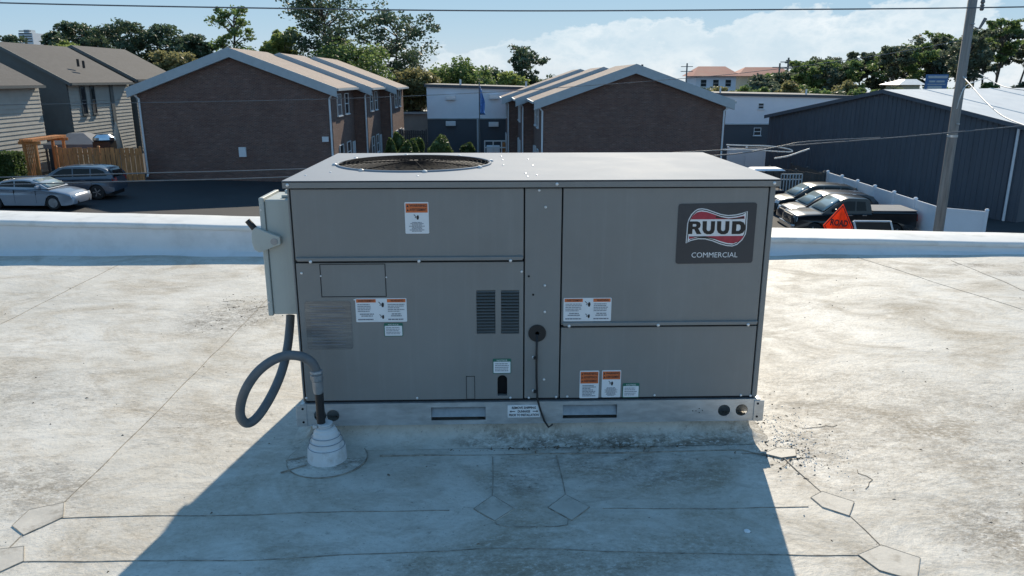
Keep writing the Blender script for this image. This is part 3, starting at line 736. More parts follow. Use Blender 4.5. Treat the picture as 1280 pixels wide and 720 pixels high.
emb('shadow_stripe', [(440,197),(560,226),(640,218),(715,205),(716,222),(600,232),(430,216)], M['logo_black'], -.0050)  # black bands printed on the emblem's red areas
emb('shadow_stripe', [(170,402),(330,400),(470,432),(430,430),(330,413),(230,409)], M['logo_black'], -.0050)
def letter(pts, holes=()): return emb('letter', pts, M['logo_black'], -.0054, holes)
letter([(163,252),(250,252),(275,262),(284,285),(276,312),(258,322),(290,378),(243,378),(220,330),(202,330),(198,378),(156,378)], [[(205,278),(235,278),(243,290),(236,304),(203,304)]])
def uletter(x):
    letter([(x+4,250),(x+46,250),(x+42,330),(x+48,344),(x+62,350),(x+77,344),(x+84,330),(x+88,250),(x+128,250),(x+123,335),(x+110,366),(x+84,380),(x+44,380),(x+16,366),(x+2,338)])
uletter(300); uletter(444)
letter([(600,250),(680,250),(712,262),(730,295),(726,335),(706,365),(672,378),(592,378)], [[(642,282),(668,282),(684,296),(682,330),(664,347),(637,347)]])
t = MB(); (xa, za), (xb, zb) = Z(192, 614), Z(655, 560); add_text(t, 'COMMERCIAL', xa, za, xb, zb, fm(-.0031), .0); U(t, 'lettering', M['logo_white'], lp)

# ------------------------------------------------------------------ disconnect switch on the unit's left side
dsc = empty('disconnect_switch', 'pale grey electrical disconnect box with lever mounted on the unit above the looped conduit', 'switch box', (-1.0, .2, .354))
def W(mb, name, material, root, parent=None, smooth=False):
    o = Vector((0,0,0)); q = parent or root
    while q: o += Vector(q.location); q = q.parent
    mb.v = [tuple(Vector(v)-o) for v in mb.v]; return mb.build(name, material, parent or root, smooth)
bevel(W(MB().box(-1.062, -.9465, .10, .32, .354, .830), 'enclosure', M['disc'], dsc), .004)
lid = bevel(W(MB().box(-1.083, -1.063, .092, .33, .350, .838), 'cover', M['disc'], dsc), .004)
bevel(W(MB().box(-1.005, -.948, .14, .30, .831, .842), 'top_hub', M['disc'], dsc), .003)
W(MB().lathe((-.975,.22,.842), [(.035,0),(.035,.008),(.03,.012)], 20), 'hub_cap', M['disc'], dsc)
def Z2(x, y):
    d = ray(300+x/4, 230+y/4); p = CAM+d*((.085-CAM.y)/d.y); return (p.x, p.z)
hp = [Z2(*p) for p in ((78,214),(100,222),(150,243),(203,262),(207,300),(160,318),(125,334),(98,340),(75,325),(63,290),(61,250),(66,225))]
lv_ = bevel(W(MB().plate(hp, [], front, .074, .096), 'lever_plate', M['disc'], dsc), .003)
(kx, kz) = Z2(174, 286); kb = W(MB().lathe((kx, .074, kz), [(.014,-.002),(.014,.010),(.011,.014)], 16, 'y'), 'pivot_bolt', M['fitting'], dsc)
kb.data.transform(Matrix.Diagonal((1,1,1,1)))
a, b = Z2(72, 222), Z2(36, 182); W(MB().tube([(a[0],.085,a[1]),(b[0],.085,b[1])], [.013,.0115], 12), 'lever_grip', M['plastic_black'], dsc, smooth=False)
for x, z in ((-1.076,.41),(-1.076,.79)): W(MB().lathe((x,.091,z), [(.004,-.002),(.004,.002)], 8, 'y'), 'cover_screw', M['screw'], dsc)

# ------------------------------------------------------------------ flexible conduit, its fitting and the white pipe boot
BX, BY = -.826, -.150
path = [(363,394,.2),(362.5,405,.18),(360,430,.12),(355,455,.05),(347,478,-.01),(335,502,-.07),(321,522,-.12),(309,529,-.15),(301,521,-.17),(301,505,-.18),(308,485,-.19),(322,465,-.185),(340,451,-.17),(358,444.5,-.15),(374,445,-.15),(386,450,-.15),(393,458,-.15),(395.5,467,-.15)]
raw = []
for u, v, y in path:
    d = ray(u, v); raw.append(CAM+d*((y-CAM.y)/d.y))
def catmull(p, k=6):
    out = []; q = [p[0]]+list(p)+[p[-1]]
    for i in range(1, len(q)-2):
        for j in range(k):
            t = j/k; a, b, c, d = q[i-1], q[i], q[i+1], q[i+2]
            out.append(.5*((2*b)+(c-a)*t+(2*a-5*b+4*c-d)*t*t+(3*b-a-3*c+d)*t**3))
    out.append(p[-1]); return out
cpath = catmull(raw, 8)
cnd = empty('flexible_conduit', 'looped dark grey flexible conduit from switch box to white pipe boot', 'conduit', (BX, BY, ROOF))
W(MB().tube(cpath, .0185, 14), 'hose', M['conduit'], cnd, smooth=True)
def FY_(u, v, y):
    d = ray(u, v); p = CAM+d*((y-CAM.y)/d.y); return p
e0 = FY_(395.5,466,-.15); e1 = FY_(397.5,492,-.15); ft = FY_(400,540,-.15)
zt = e0.z; px = FY_(399,520,-.15).x
def lat(cx, z, prof, name, material, n=20): o = W(MB().lathe((cx, -.15, z), prof, n), name, material, cnd); autosmooth(o, 40); return o
lat(e0.x, e0.z, [(.018,.012),(.024,.010),(.026,.002),(.021,-.006),(.0245,-.008),(.0245,-.026),(.0235,-.03)], 'compression_nut', M['fitting'], 10)
lat(e0.x+.002, e0.z-.03, [(.0235,0),(.020,-.004),(.020,-.040),(.017,-.055)], 'fitting_body', M['fitting'])
lat(e0.x+.005, e0.z-.085, [(.0165,0),(.0165,-.1),(.0165,-.20)], 'pipe_stub', M['plastic_black'])
boot = empty('pipe_boot', 'white stepped cone pipe boot welded to the roof in front of the unit', 'pipe boot', (BX, BY, ROOF))
W(MB().lathe((BX, BY, ROOF), [(.158,-.004),(.155,.0035),(.05,.005)], 40), 'boot_flange', M['membrane'], boot)
prof = [(.30,.0),(.0852,.0),(.0848,.006),(.080,.058),(.0765,.062),(.0715,.066),(.0705,.069),(.069,.083),(.064,.086),(.0625,.089),(.060,.1035),(.0555,.107),(.054,.110),(.050,.124),(.0455,.128),(.044,.131),(.042,.138),(.030,.142),(.029,.158),(.022,.158)]
prof = prof[1:]
prof = [(r_*.92 if r_ > .03 else r_, h_) for r_, h_ in prof]
W(MB().lathe((BX, BY, ROOF), prof, 40), 'boot_cone', M['boot'], boot); autosmooth(boot.children[1], 30)
for r, h in ((.0713,.0625),(.0649,.0865),(.057,.1075)):
    mb = MB(); mb.tube([(BX+r*math.cos(2*math.pi*j/40), BY+r*math.sin(2*math.pi*j/40), ROOF+h) for j in range(41)], .0012, 6, caps=False); W(mb, 'step_groove', M['ink_grey'], boot)
for h in (.145,.153):
    mb = MB(); mb.tube([(BX+.0305*math.cos(2*math.pi*j/28), BY+.0305*math.sin(2*math.pi*j/28), ROOF+h) for j in range(29)], .0022, 6, caps=False); W(mb, 'hose_clamp', M['galv'], boot, smooth=True)
W(MB().box(BX-.045, BX-.028, BY-.02, BY-.008, ROOF+.143, ROOF+.155), 'clamp_screw', M['screw'], boot)
mb = MB(); strip(mb, [(BX+.157*math.cos(R(a)), BY+.157*math.sin(R(a))) for a in range(150, 400, 10)], .004, .003); mb.v = [tuple(Vector(v)-Vector(boot.location)) for v in mb.v]; mb.build('weld_line', M['dirtline'], boot, recalc=False)
mb = MB(); strip(mb, [(BX-.155,BY-.115),(BX-.07,BY-.06)], .005, .0075); strip(mb, [(BX-.16,BY-.02),(BX-.09,BY+.01)], .005, .0075); mb.v = [tuple(Vector(v)-Vector(boot.location)) for v in mb.v]; mb.build('weld_line', M['dirtline'], boot, recalc=False)

# loose grit, twigs and leaf bits lying on the membrane
def scatter(name, n, fn, material, label, smin, smax, long=2.5):
    mb = MB(); r = random.Random(len(name)*31+n)
    for i in range(n):
        x, y = fn(r); s = smin+(smax-smin)*r.random()**2; l = s*(1+long*r.random()); a = r.random()*math.pi; z = roof_z(x, y)-.001
        c, d = math.cos(a), math.sin(a); h = s*(.35+.5*r.random())
        q = [(x+c*p*l-d*w*s, y+d*p*l+c*w*s) for p, w in ((-.5,-.35),(.5,-.2),(.4,.3),(-.35,.4))]
        mb.add([(q[0][0],q[0][1],z),(q[1][0],q[1][1],z),(q[2][0],q[2][1],z),(q[3][0],q[3][1],z),(x+.1*s, y, z+h),(x-.15*s, y+.1*s, z+h*.8)],
               [(0,1,4),(1,2,4),(2,3,5),(3,0,5),(0,4,5),(2,5,4)])
    o = mb.build(name, material, recalc=False); return tag(o, label, kind='stuff', cat='debris')
def g2(r, cx, cy, sx, sy): return (cx+r.gauss(0, sx), cy+r.gauss(0, sy))
def f_dark(r):
    k = r.random()
    if k < .10: return g2(r, 1.14, -.02, .10, .20)
    if k < .34: return g2(r, -1.8, 1.95, .16, .22)
    if k < .42: return g2(r, .1+.9*(r.random()-.5), -.075, .05, .022)
    if k < .50: return g2(r, 1.05, -.18, .06, .06)
    x, y = r.uniform(-3.4, 3.8), -1.25+4.2*r.random()**1.4
    return (x, y) if not (abs(x) < 1 and 0 < y < 1.2) else g2(r, 1.6, 0, .5, .4)
scatter('roof_debris', 1300, f_dark, M['debris'], 'scattered dark leaf bits and grit on the white roof', .0025, .0085)
scatter('roof_grit', 450, lambda r: g2(r, 1.10, -.03, .09, .16), M['grit'], 'pale crumbs of grit by the curb corner below the brand plate', .003, .008, 1.0)
tw = MB(); r = random.Random(5)
for cx, cy in [(1.35,.1),(1.02,-.14),(1.12,-.2),(-1.75,1.9),(-1.85,2.1),(1.25,-.3)]:
    a = r.random()*6; p = [(cx, cy)]
    for i in range(6): a += r.gauss(0,.5); p.append((p[-1][0]+.03*math.cos(a), p[-1][1]+.03*math.sin(a)))
    tw.tube([(x, y, roof_z(x, y)+.002) for x, y in p], .0011, 5)
tag(tw.build('roof_twigs', M['debris'], recalc=False), 'thin curled twigs lying on the white roof', 'twigs', kind='stuff')

p = onz(934, 663, ROOF); o = MB().lathe((0,0,0), [(.010,0),(.011,.003),(.009,.005),(.002,.0055)], 16).build('plastic_cap', M['logo_white']); o.location = (p.x, p.y, roof_z(p.x, p.y)); tag(o, 'small white plastic cap lying on the roof in front of the unit', 'cap')
# ------------------------------------------------------------------ buildings
def part(root, mb, name, material, parent=None, smooth=False): return W(mb, name, material, root, parent, smooth)
def roof_slab(mb, p, t):                # p: four points (quad), thickened downwards
    q = [(a, b, c-t) for a, b, c in p]; mb.hexa(q, p)
def gable_block(root, x0, x1, y0, y1, zb, ze, zr, wall, shing, trim, ov=.45, ovy=.35, th=.16, rake=.56):
    xm = (x0+x1)/2; sl = (zr-ze)/(xm-x0)
    mb = MB()
    for (y, rev) in ((y0, 0), (y1, 1)): pass
    v = [(x0,y0,zb),(x1,y0,zb),(x1,y0,ze),(xm,y0,zr),(x0,y0,ze),(x0,y1,zb),(x1,y1,zb),(x1,y1,ze),(xm,y1,zr),(x0,y1,ze)]
    mb.add(v, [(0,1,2,3,4),(9,8,7,6,5),(0,4,9,5),(2,1,6,7),(4,3,8,9),(3,2,7,8)]); part(root, mb, 'wall', wall)
    for s in (-1, 1):
        xe = xm+s*((x1-x0)/2+ov); zee = ze-sl*ov
        mb = MB(); roof_slab(mb, [(xe,y0-ovy,zee+th),(xm,y0-ovy,zr+th),(xm,y1+ovy*.2,zr+th),(xe,y1+ovy*.2,zee+th)] if s < 0 else [(xm,y0-ovy,zr+th),(xe,y0-ovy,zee+th),(xe,y1+ovy*.2,zee+th),(xm,y1+ovy*.2,zr+th)], th*.6)
        rf = part(root, mb, 'roof_slope', shing)
        # rake board along the gable, gutter along the eave
        mb = MB(); mb.hexa([(xe,y0-ovy-.05,zee+th-rake),(xm,y0-ovy-.05,zr+th-rake),(xm,y0-ovy+.0,zr+th-rake),(xe,y0-ovy+.0,zee+th-rake)],
                           [(xe,y0-ovy-.05,zee+th+.02),(xm,y0-ovy-.05,zr+th+.02),(xm,y0-ovy+.0,zr+th+.02),(xe,y0-ovy+.0,zee+th+.02)]); part(root, mb, 'rake_board', trim, rf)
        mb = MB(); mb.hexa([(xe,y0-ovy,zee+th-rake-.004),(xm,y0-ovy,zr+th-rake-.004),(xm,y0-.01,zr+th-rake-.004),(xe,y0-.01,zee+th-rake-.004)],
                           [(xe,y0-ovy,zee+th-rake+.03),(xm,y0-ovy,zr+th-rake+.03),(xm,y0-.01,zr+th-rake+.03),(xe,y0-.01,zee+th-rake+.03)]); part(root, mb, 'soffit', trim, rf)
        part(root, MB().box(min(xe, xe+s*.12), max(xe, xe+s*.12), y0-ovy+.02, y1, zee+th-.17, zee+th-.03), 'gutter', trim, rf)
    return sl
def window(root, axis, c, a0, a1, z0, z1, out, fr=None, bars_=True):
    """window on a wall: axis 'x' lies in a wall of constant x=c, 'y' in a wall of constant y=c; out = +-1 outward side"""
    fr = fr or M['trim_white']; t = .05
    def bx(p0, p1, q0, q1, d0, d1):
        e0, e1 = sorted((c+out*d0, c+out*d1))
        return (e0, e1, p0, p1, q0, q1) if axis == 'x' else (p0, p1, e0, e1, q0, q1)
    f = MB()
    for b in ((a0-t,a0,z0-t,z1+t),(a1,a1+t,z0-t,z1+t),(a0,a1,z1,z1+t),(a0,a1,z0-t,z0)): f.box(*bx(*b, 0, .06))
    wd = part(root, f, 'window', fr)
    part(root, MB().box(*bx(a0, a1, z0, z1, .004, .018)), 'pane', M['glass_dark'], wd)
    if bars_: part(root, MB().box(*bx(a0, a1, (z0+z1)/2-.03, (z0+z1)/2+.03, .019, .045)), 'sash_bar', fr, wd)
    part(root, MB().box(*bx(a0-.12, a1+.12, z0-t-.06, z0-t-.001, 0, .12)), 'sill', fr, wd)
def downspout(root, x, y, ztop, zbot, dx=0.0, name='downspout'):
    mb = MB(); mb.tube([(x+dx, y-.28, ztop), (x+dx, y-.26, ztop-.16), (x, y-.07, ztop-.55), (x, y-.07, zbot+.3), (x, y-.22, zbot+.12)], .062, 8); part(root, mb, name, M['trim_white'], None, False)

def brick_house(name, label, side, xa, xb, D0, Ds, shift, ze, zr):
    """brick terrace of stepped blocks; side=+1: blocks step right as they recede, windows on the right wall"""
    xm = (xa+xb)/2; gzb = min(gz(xa), gz(xb))-.6
    root = empty(name, label, 'house', (xm, D0+CAM.y, gz(xm)))
    Y = D0+CAM.y; sh = 0
    for i, dep in enumerate(Ds):
        x0, x1 = xa+sh, xb+sh; y0, y1 = Y, Y+dep
        gable_block(root, x0, x1, y0, y1-.004, gzb, ze-i*.06, zr-i*.06, M['brick'], M['shingle_brown'], M['trim'])
        xw = x1 if side > 0 else x0; gr = gz(xw)
        for k, (f0, f1) in enumerate(((.22,.38),(.56,.72))):
            window(root, 'x', xw, y0+dep*f0, y0+dep*f1, ze-1.75, ze-.45, side); window(root, 'x', xw, y0+dep*f0, y0+dep*f1, gr+.9, gr+2.2, side)
        part(root, MB().box(*(sorted((xw, xw+side*.05))), y0+dep*.83, y0+dep*.96, gr, gr+2.1), 'door', M['trim_white'])
        downspout(root, xw-side*.10 if i == 0 else xw-side*.1, y0, ze-.1, gr, side*.35)
        if i == 0: downspout(root, (xa if side > 0 else xb)+side*.12, y0, ze-.1, gz(xa if side > 0 else xb), -side*.35)
        Y += dep; sh += shift*side
    return root
lx0, lx1 = at(170, 112, 49.6).x, at(413.5, 118, 49.6).x
bl_ze, bl_zr = at(170, 110, 49.6).z, at(287, 63, 49.6).z
bh1 = brick_house('brick_house', 'brown brick gabled house behind the two parked grey cars', 1, lx0, lx1, 49.6, (8.2, 7.2, 8.5), .95, bl_ze, bl_zr)
rx0, rx1 = at(676, 125, 50).x, at(908, 128, 50).x
bh2 = brick_house('brick_house', 'brown brick gabled house beside the dark metal building', -1, rx0, rx1, 50, (8.0, 7.0, 5.5), .9, at(676, 126, 50).z, at(800, 83.5, 50).z)
# meter plates on the left gable wall, vent pipe on the right roof
for u, v, w, h in ((303.5, 190, .22, .30), (407, 174, .20, .16)):
    p = at(u, v, 49.55); part(bh1, MB().box(p.x-w, p.x+w, p.y-.10, p.y+.04, p.z-h, p.z+h), 'meter_box', M['trim_white'])
p = at(803, 79, 52); part(bh2, MB().tube([(p.x, p.y, p.z-.6),(p.x, p.y, p.z-.08)], .07, 8), 'vent_pipe', M['plastic_black'])
p = at(743, 85, 60); part(bh2, MB().tube([(p.x, p.y, p.z-.9),(p.x, p.y, p.z-.1)], .08, 8), 'vent_pipe', M['plastic_black'])

# grey clapboard townhouses stepping back on the left
def lap_siding(root, x, y0, y1, z0, z1, out, material, pitch=.25):
    mb = MB(); z = z0
    while z < z1-.02:
        zz = min(z+pitch, z1); mb.add([(x+out*.045,y0,z),(x+out*.045,y1,z),(x+out*.008,y1,zz),(x+out*.008,y0,zz),(x+out*.005,y0,z),(x+out*.005,y1,z)], [(0,1,2,3),(4,5,1,0)]); z = zz
    o = part(root, mb, 'lap_siding', material); o['kind'] = 'stuff'
def town(label, xr, D0, dep, half, ze, rise, wins, battens):
    Y = D0+CAM.y; g = gz(xr); root = empty('clapboard_house', label, 'house', (xr-half, Y, g), group='grey clapboard townhouses')
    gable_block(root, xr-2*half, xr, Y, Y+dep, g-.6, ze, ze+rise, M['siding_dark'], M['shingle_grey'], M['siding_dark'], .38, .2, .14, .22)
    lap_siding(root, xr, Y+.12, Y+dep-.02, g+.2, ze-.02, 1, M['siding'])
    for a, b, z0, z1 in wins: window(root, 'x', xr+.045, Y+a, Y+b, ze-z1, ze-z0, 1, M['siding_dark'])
    for a in battens: part(root, MB().box(xr+.04, xr+.10, Y+a-.25, Y+a+.25, g+.2, ze-.03), 'corner_batten', M['siding_dark'])
    return root
eA = at(47, 105, 51); eB = at(82, 102, 54); eC = at(166, 98, 64.6)
town('grey clapboard house behind the clipped hedge', eA.x, 40, 11, 4.6, eA.z, 2.5, [], [])
hB = town('grey clapboard house with paired narrow windows behind the cedar fence', eB.x, 54, 9.2, 4.4, eB.z, 2.45, [(1.6,2.2,.35,2.2),(3.0,3.5,.35,2.2),(2.0,2.9,4.7,5.5),(3.5,4.4,4.7,5.5)], [6.1])
town('grey clapboard house beside the brick gable, its wall mostly hidden', eC.x, 64.6, 9, 4.4, eC.z, 2.4, [], [])
for u, v in ((97, 76),(104, 78)):
    p = at(u, v, 58); part(hB, MB().tube([(p.x, p.y, p.z-.4),(p.x, p.y, p.z+.12)], .09, 8), 'roof_vent', M['plastic_black'])

# two-tone flat-roofed building in the centre; a long one that steps down with the ground
def two_tone(label, u0, u1, vt0, vs, vt1, D, dep, wins, lamps):
    a, b = at(u0, vt0, D), at(u1, vt1, D); zs = at((u0+u1)/2, vs, D).z; y0 = a.y; xm = (a.x+b.x)/2
    root = empty('flat_roofed_building', label, 'building', (xm, y0, gz(xm)))
    part(root, MB().box(a.x, b.x, y0, y0+dep, gz(b.x)-1, zs), 'lower_wall', M['stucco_dark'])
    mb = MB(); mb.hexa([(a.x,y0-.04,zs+.001),(b.x,y0-.04,zs+.001),(b.x,y0+dep,zs+.001),(a.x,y0+dep,zs+.001)], [(a.x,y0-.04,a.z-.25),(b.x,y0-.04,b.z-.25),(b.x,y0+dep,b.z-.25),(a.x,y0+dep,a.z-.25)]); part(root, mb, 'upper_wall', M['stucco'])
    mb = MB(); mb.hexa([(a.x-.2,y0-.22,a.z-.24),(b.x+.2,y0-.22,b.z-.24),(b.x+.2,y0+dep,b.z-.24),(a.x-.2,y0+dep,a.z-.24)], [(a.x-.2,y0-.22,a.z),(b.x+.2,y0-.22,b.z),(b.x+.2,y0+dep,b.z),(a.x-.2,y0+dep,a.z)]); part(root, mb, 'roof_edge', M['stucco_dark'])
    part(root, MB().box(a.x, b.x, y0-.10, y0-.041, zs-.06, zs+.05), 'band', M['trim'])
    for (u, v, w, h) in wins:
        p = at(u, v, D); window(root, 'y', y0-(.04 if p.z > zs else 0), p.x-w, p.x+w, p.z-h, p.z+h, -1, M['trim_white'])
    for u, v in lamps:
        p = at(u, v, D); o = part(root, MB().box(p.x-.45, p.x+.45, y0-.3, y0-.04, p.z-.30, p.z+.12), 'wall_light', M['trim_white']); 
        part(root, MB().box(p.x-.40, p.x+.40, y0-.32, y0-.301, p.z-.2, p.z+.05), 'lens', M['lamp'], o)
    n = int((b.x-a.x)/6)
    for i in range(n):
        x = a.x+(i+.5)*(b.x-a.x)/n; t = (x-a.x)/(b.x-a.x); part(root, MB().tube([(x, y0+1.2, a.z+(b.z-a.z)*t-.05),(x, y0+1.2, a.z+(b.z-a.z)*t+.5)], .09, 8), 'roof_vent', M['trim_white'])
    return root
c1 = two_tone('white over slate flat building with two wall lamps, between the brick houses', 533, 700, 105, 148, 110, 72, 14, [], [(563.5,120.5),(617.5,119.5),(563.5,153),(617,154)])
p0, p1 = at(597, 148, 71.8), at(597, 192, 71.8); part(c1, MB().box(p0.x-.08, p0.x+.08, p0.y-.12, p0.y+.1, p1.z, p0.z), 'downpipe', M['trim'])
two_tone('white over slate flat building behind the dark metal building', 850, 1068, 115, 155, 119.5, 74, 14, [(951,132.5,.23,.23),(946.5,164.5,.3,.32)], [])

# dark metal building with pale roof
root = empty('metal_building', 'dark blue ribbed metal building with pale low-pitch roof', 'building', (24.3-.17, 48+CAM.y, gz(24)))
A = Vector((20.1-.17, 55.5+CAM.y, 0)); B = Vector((28.7-.17, 40.3+CAM.y, 0)); dv = (B-A).normalized(); nv = Vector((-dv.y, dv.x, 0))
if nv.x < 0: nv = -nv
wl = (B-A).length; ze = at(958, 145, 55.5).z; zr = at(1094, 114, 47.9).z; DEPB = 34
def q3(s, d, z): p = A+dv*s+nv*d; return (p.x, p.y, z)
zb = gz(28)-1
mb = MB(); vs = [q3(0,0,zb), q3(wl,0,zb), q3(wl,0,ze), q3(wl/2,0,zr), q3(0,0,ze)]+[q3(0,DEPB,zb), q3(wl,DEPB,zb), q3(wl,DEPB,ze), q3(wl/2,DEPB,zr), q3(0,DEPB,ze)]
mb.add(vs, [(0,1,2,3,4),(9,8,7,6,5),(0,4,9,5),(2,1,6,7),(4,3,8,9),(3,2,7,8)]); part(root, mb, 'wall', M['metal_dark'])
mb = MB(); s = .15
while s < wl:
    zt = ze+(zr-ze)*(1-abs(s-wl/2)/(wl/2))-.02
    mb.hexa([q3(s-.035,-.04,zb), q3(s+.035,-.04,zb), q3(s+.06,.01,zb), q3(s-.06,.01,zb)], [q3(s-.035,-.04,zt), q3(s+.035,-.04,zt), q3(s+.06,.01,zt), q3(s-.06,.01,zt)]); s += .305
o = part(root, mb, 'wall_ribs', M['metal_dark']); o['kind'] = 'stuff'
for s0, s1 in ((-.25, wl/2), (wl/2, wl+.25)):
    def zz(s): return ze+(zr-ze)*(1-abs(s-wl/2)/(wl/2))
    mb = MB(); mb.hexa([q3(s0,-.2,zz(s0)+.01), q3(s1,-.2,zz(s1)+.01), q3(s1,DEPB,zz(s1)+.01), q3(s0,DEPB,zz(s0)+.01)], [q3(s0,-.2,zz(s0)+.10), q3(s1,-.2,zz(s1)+.10), q3(s1,DEPB,zz(s1)+.10), q3(s0,DEPB,zz(s0)+.10)])
    rf = part(root, mb, 'roof_slope', M['roof_white'])
    mb = MB(); mb.hexa([q3(s0,-.26,zz(s0)-.12), q3(s1,-.26,zz(s1)-.12), q3(s1,-.205,zz(s1)-.12), q3(s0,-.205,zz(s0)-.12)], [q3(s0,-.26,zz(s0)+.11), q3(s1,-.26,zz(s1)+.11), q3(s1,-.205,zz(s1)+.11), q3(s0,-.205,zz(s0)+.11)]); part(root, mb, 'rake_trim', M['metal_dark'], rf)
    for d in range(4, DEPB, 8): part(root, MB().tube([q3(s0,d,zz(s0)+.11), q3(s1,d,zz(s1)+.11)], .025, 4), 'roof_rib', M['roof_white'], rf)
sp = wl*.965; mb = MB(); mb.tube([q3(sp,-.12,ze+.3), q3(sp,-.12,zb)], .07, 8); part(root, mb, 'downpipe', M['trim_white'])

# ------------------------------------------------------------------ fences
def panel_fence(name, label, cat, pts, h, post_m, panel_m, step, post_w=.065, board=None, group=None):
    """fence along ground points (x, y); posts and one panel per bay, boards where asked"""
    root = empty(name, label, cat, (pts[0][0], pts[0][1], gz(pts[0][0])), group=group)
    for (x0, y0), (x1, y1) in zip(pts[:-1], pts[1:]):
        d = Vector((x1-x0, y1-y0)); Ln = d.length; d /= Ln; n = max(1, round(Ln/step)); t = Vector((-d.y, d.x))
        for i in range(n+1):
            x, y = x0+d.x*Ln*i/n, y0+d.y*Ln*i/n; g = gz(x)
            def c4(a, b, z): return [(x+d.x*p*a+t.x*q*b, y+d.y*p*a+t.y*q*b, z) for p, q in ((-1,-1),(1,-1),(1,1),(-1,1))]
            po = part(root, MB().hexa(c4(post_w, post_w, g-.2), c4(post_w, post_w, g+h+.05)), 'post', post_m)
            part(root, MB().hexa(c4(post_w*1.3, post_w*1.3, g+h+.051), c4(post_w*.7, post_w*.7, g+h+.12)), 'post_cap', post_m, po)
            if i < n:
                xa, ya = x+d.x*post_w, y+d.y*post_w; xb, yb = x0+d.x*(Ln*(i+1)/n-post_w), y0+d.y*(Ln*(i+1)/n-post_w)
                def wall(mb, xa, ya, xb, yb, z0, z1, w): mb.hexa([(xa-t.x*w,ya-t.y*w,gz(xa)+z0),(xb-t.x*w,yb-t.y*w,gz(xb)+z0),(xb+t.x*w,yb+t.y*w,gz(xb)+z0),(xa+t.x*w,ya+t.y*w,gz(xa)+z0)],
                        [(xa-t.x*w,ya-t.y*w,gz(xa)+z1),(xb-t.x*w,yb-t.y*w,gz(xb)+z1),(xb+t.x*w,yb+t.y*w,gz(xb)+z1),(xa+t.x*w,ya+t.y*w,gz(xa)+z1)])
                if board is None:
                    mb = MB(); wall(mb, xa, ya, xb, yb, .06, h-.05, .018); part(root, mb, 'panel', panel_m)
                    for z0, z1 in ((h-.14, h),(0.05,.18)): mb = MB(); wall(mb, xa, ya, xb, yb, z0, z1, .03); part(root, mb, 'rail', post_m)
                else:
                    ll = math.hypot(xb-xa, yb-ya); nb = max(1, int(ll/board))
                    for z0 in (.3, h-.4): mb = MB(); wall(mb, xa, ya, xb, yb, z0, z0+.09, .03); part(root, mb, 'rail', post_m)
                    for k in range(nb):
                        a, b = (k+.04)/nb, (k+.93)/nb; mb = MB(); j = rnd.uniform(-.04,.03)
                        e = .035+.01*rnd.random()
                        wall(mb, xa+(xb-xa)*a-t.x*e, ya+(yb-ya)*a-t.y*e, xa+(xb-xa)*b-t.x*e, ya+(yb-ya)*b-t.y*e, .04, h+j, .011); part(root, mb, 'board', panel_m)
    return root
c0 = onz(1035, 214, gz(20)+1.9); c1_ = onz(1175, 258, gz(20)+1.9); c2 = onz(1234, 262, gz(20)+1.9)
panel_fence('vinyl_fence', 'white vinyl panel fence running along the dark metal building', 'fence', [(c0.x, c0.y), (c1_.x, c1_.y), (c2.x, c2.y)], 1.85, M['vinyl'], M['vinyl'], 2.15)
w0 = onz(990, 203, gz(20)+1.9)
panel_fence('board_fence', 'dark weathered board fence joining the white vinyl fence', 'fence', [(w0.x, w0.y), (c0.x-.15, c0.y+.15)], 1.8, M['wood_dark'], M['wood_dark'], 2.4, board=.19)
a = at(962, 210, 49); b = at(1030, 214, 46); panel_fence('board_fence', 'dark board fence behind the parked pickup and cars', 'fence', [(a.x, a.y), (b.x, b.y)], 1.75, M['wood_dark'], M['wood_dark'], 2.4, board=.19)
a = at(911, 175, 63); b = at(957, 178, 63); panel_fence('vinyl_fence', 'short white vinyl fence at the foot of the slate wall by the brick house', 'fence', [(a.x, a.y), (b.x, b.y)], 1.85, M['vinyl'], M['vinyl'], 2.0)
a = at(498, 150, 69); b = at(532.5, 150, 69); panel_fence('board_fence', 'dark board fence beside the slate wall behind the topiary', 'fence', [(a.x, a.y), (b.x, b.y)], 2.2, M['wood_dark'], M['wood_dark'], 2.3, board=.19)
a = at(500, 140, 84); b = at(540, 157, 84)
sh = empty('low_shed', 'pale low shed beyond the topiary bushes', 'shed', ((a.x+b.x)/2, a.y, gz(a.x))); part(sh, MB().box(a.x, b.x, a.y, a.y+4, gz(a.x)-.5, a.z-.2), 'wall', M['concrete']); part(sh, MB().box(a.x-.2, b.x+.2, a.y-.3, a.y+4.2, a.z-.199, a.z), 'roof', M['trim'])
# cedar fence and pergola on the left
f0 = at(72, 200, 47.2); f1 = at(177, 200, 48.2)
panel_fence('cedar_fence', 'reddish cedar board fence between the brick house and pergola', 'fence', [(f0.x, f0.y), (f1.x, f1.y)], 2.05, M['wood'], M['wood'], 2.3, board=.26)
q0 = at(33, 200, 45.5); q1 = at(68, 200, 47.2); zt = gz(q0.x)+2.35
pg = empty('cedar_pergola', 'orange cedar slatted pergola beside the clipped hedge', 'pergola', ((q0.x+q1.x)/2, q0.y, gz(q0.x)))
for x in (q0.x, q1.x):
    for y in (q0.y, q0.y+3.0): part(pg, MB().box(x-.07, x+.07, y-.07, y+.07, gz(x)-.2, zt), 'post', M['wood'])
for y in (q0.y, q0.y+3.0): part(pg, MB().box(q0.x-.3, q1.x+.3, y-.04, y+.04, zt+.001, zt+.18), 'beam', M['wood'])
for i in range(8):
    x = q0.x+(q1.x-q0.x)*i/7; part(pg, MB().box(x-.03, x+.03, q0.y-.35, q0.y+3.35, zt+.181, zt+.32), 'rafter', M['wood'])
for i in range(1, 7):
    x = q0.x+(q1.x-q0.x)*i/7; part(pg, MB().box(x-.03, x+.03, q0.y-.02, q0.y+.02, gz(x)+.1, zt), 'slat', M['wood'])
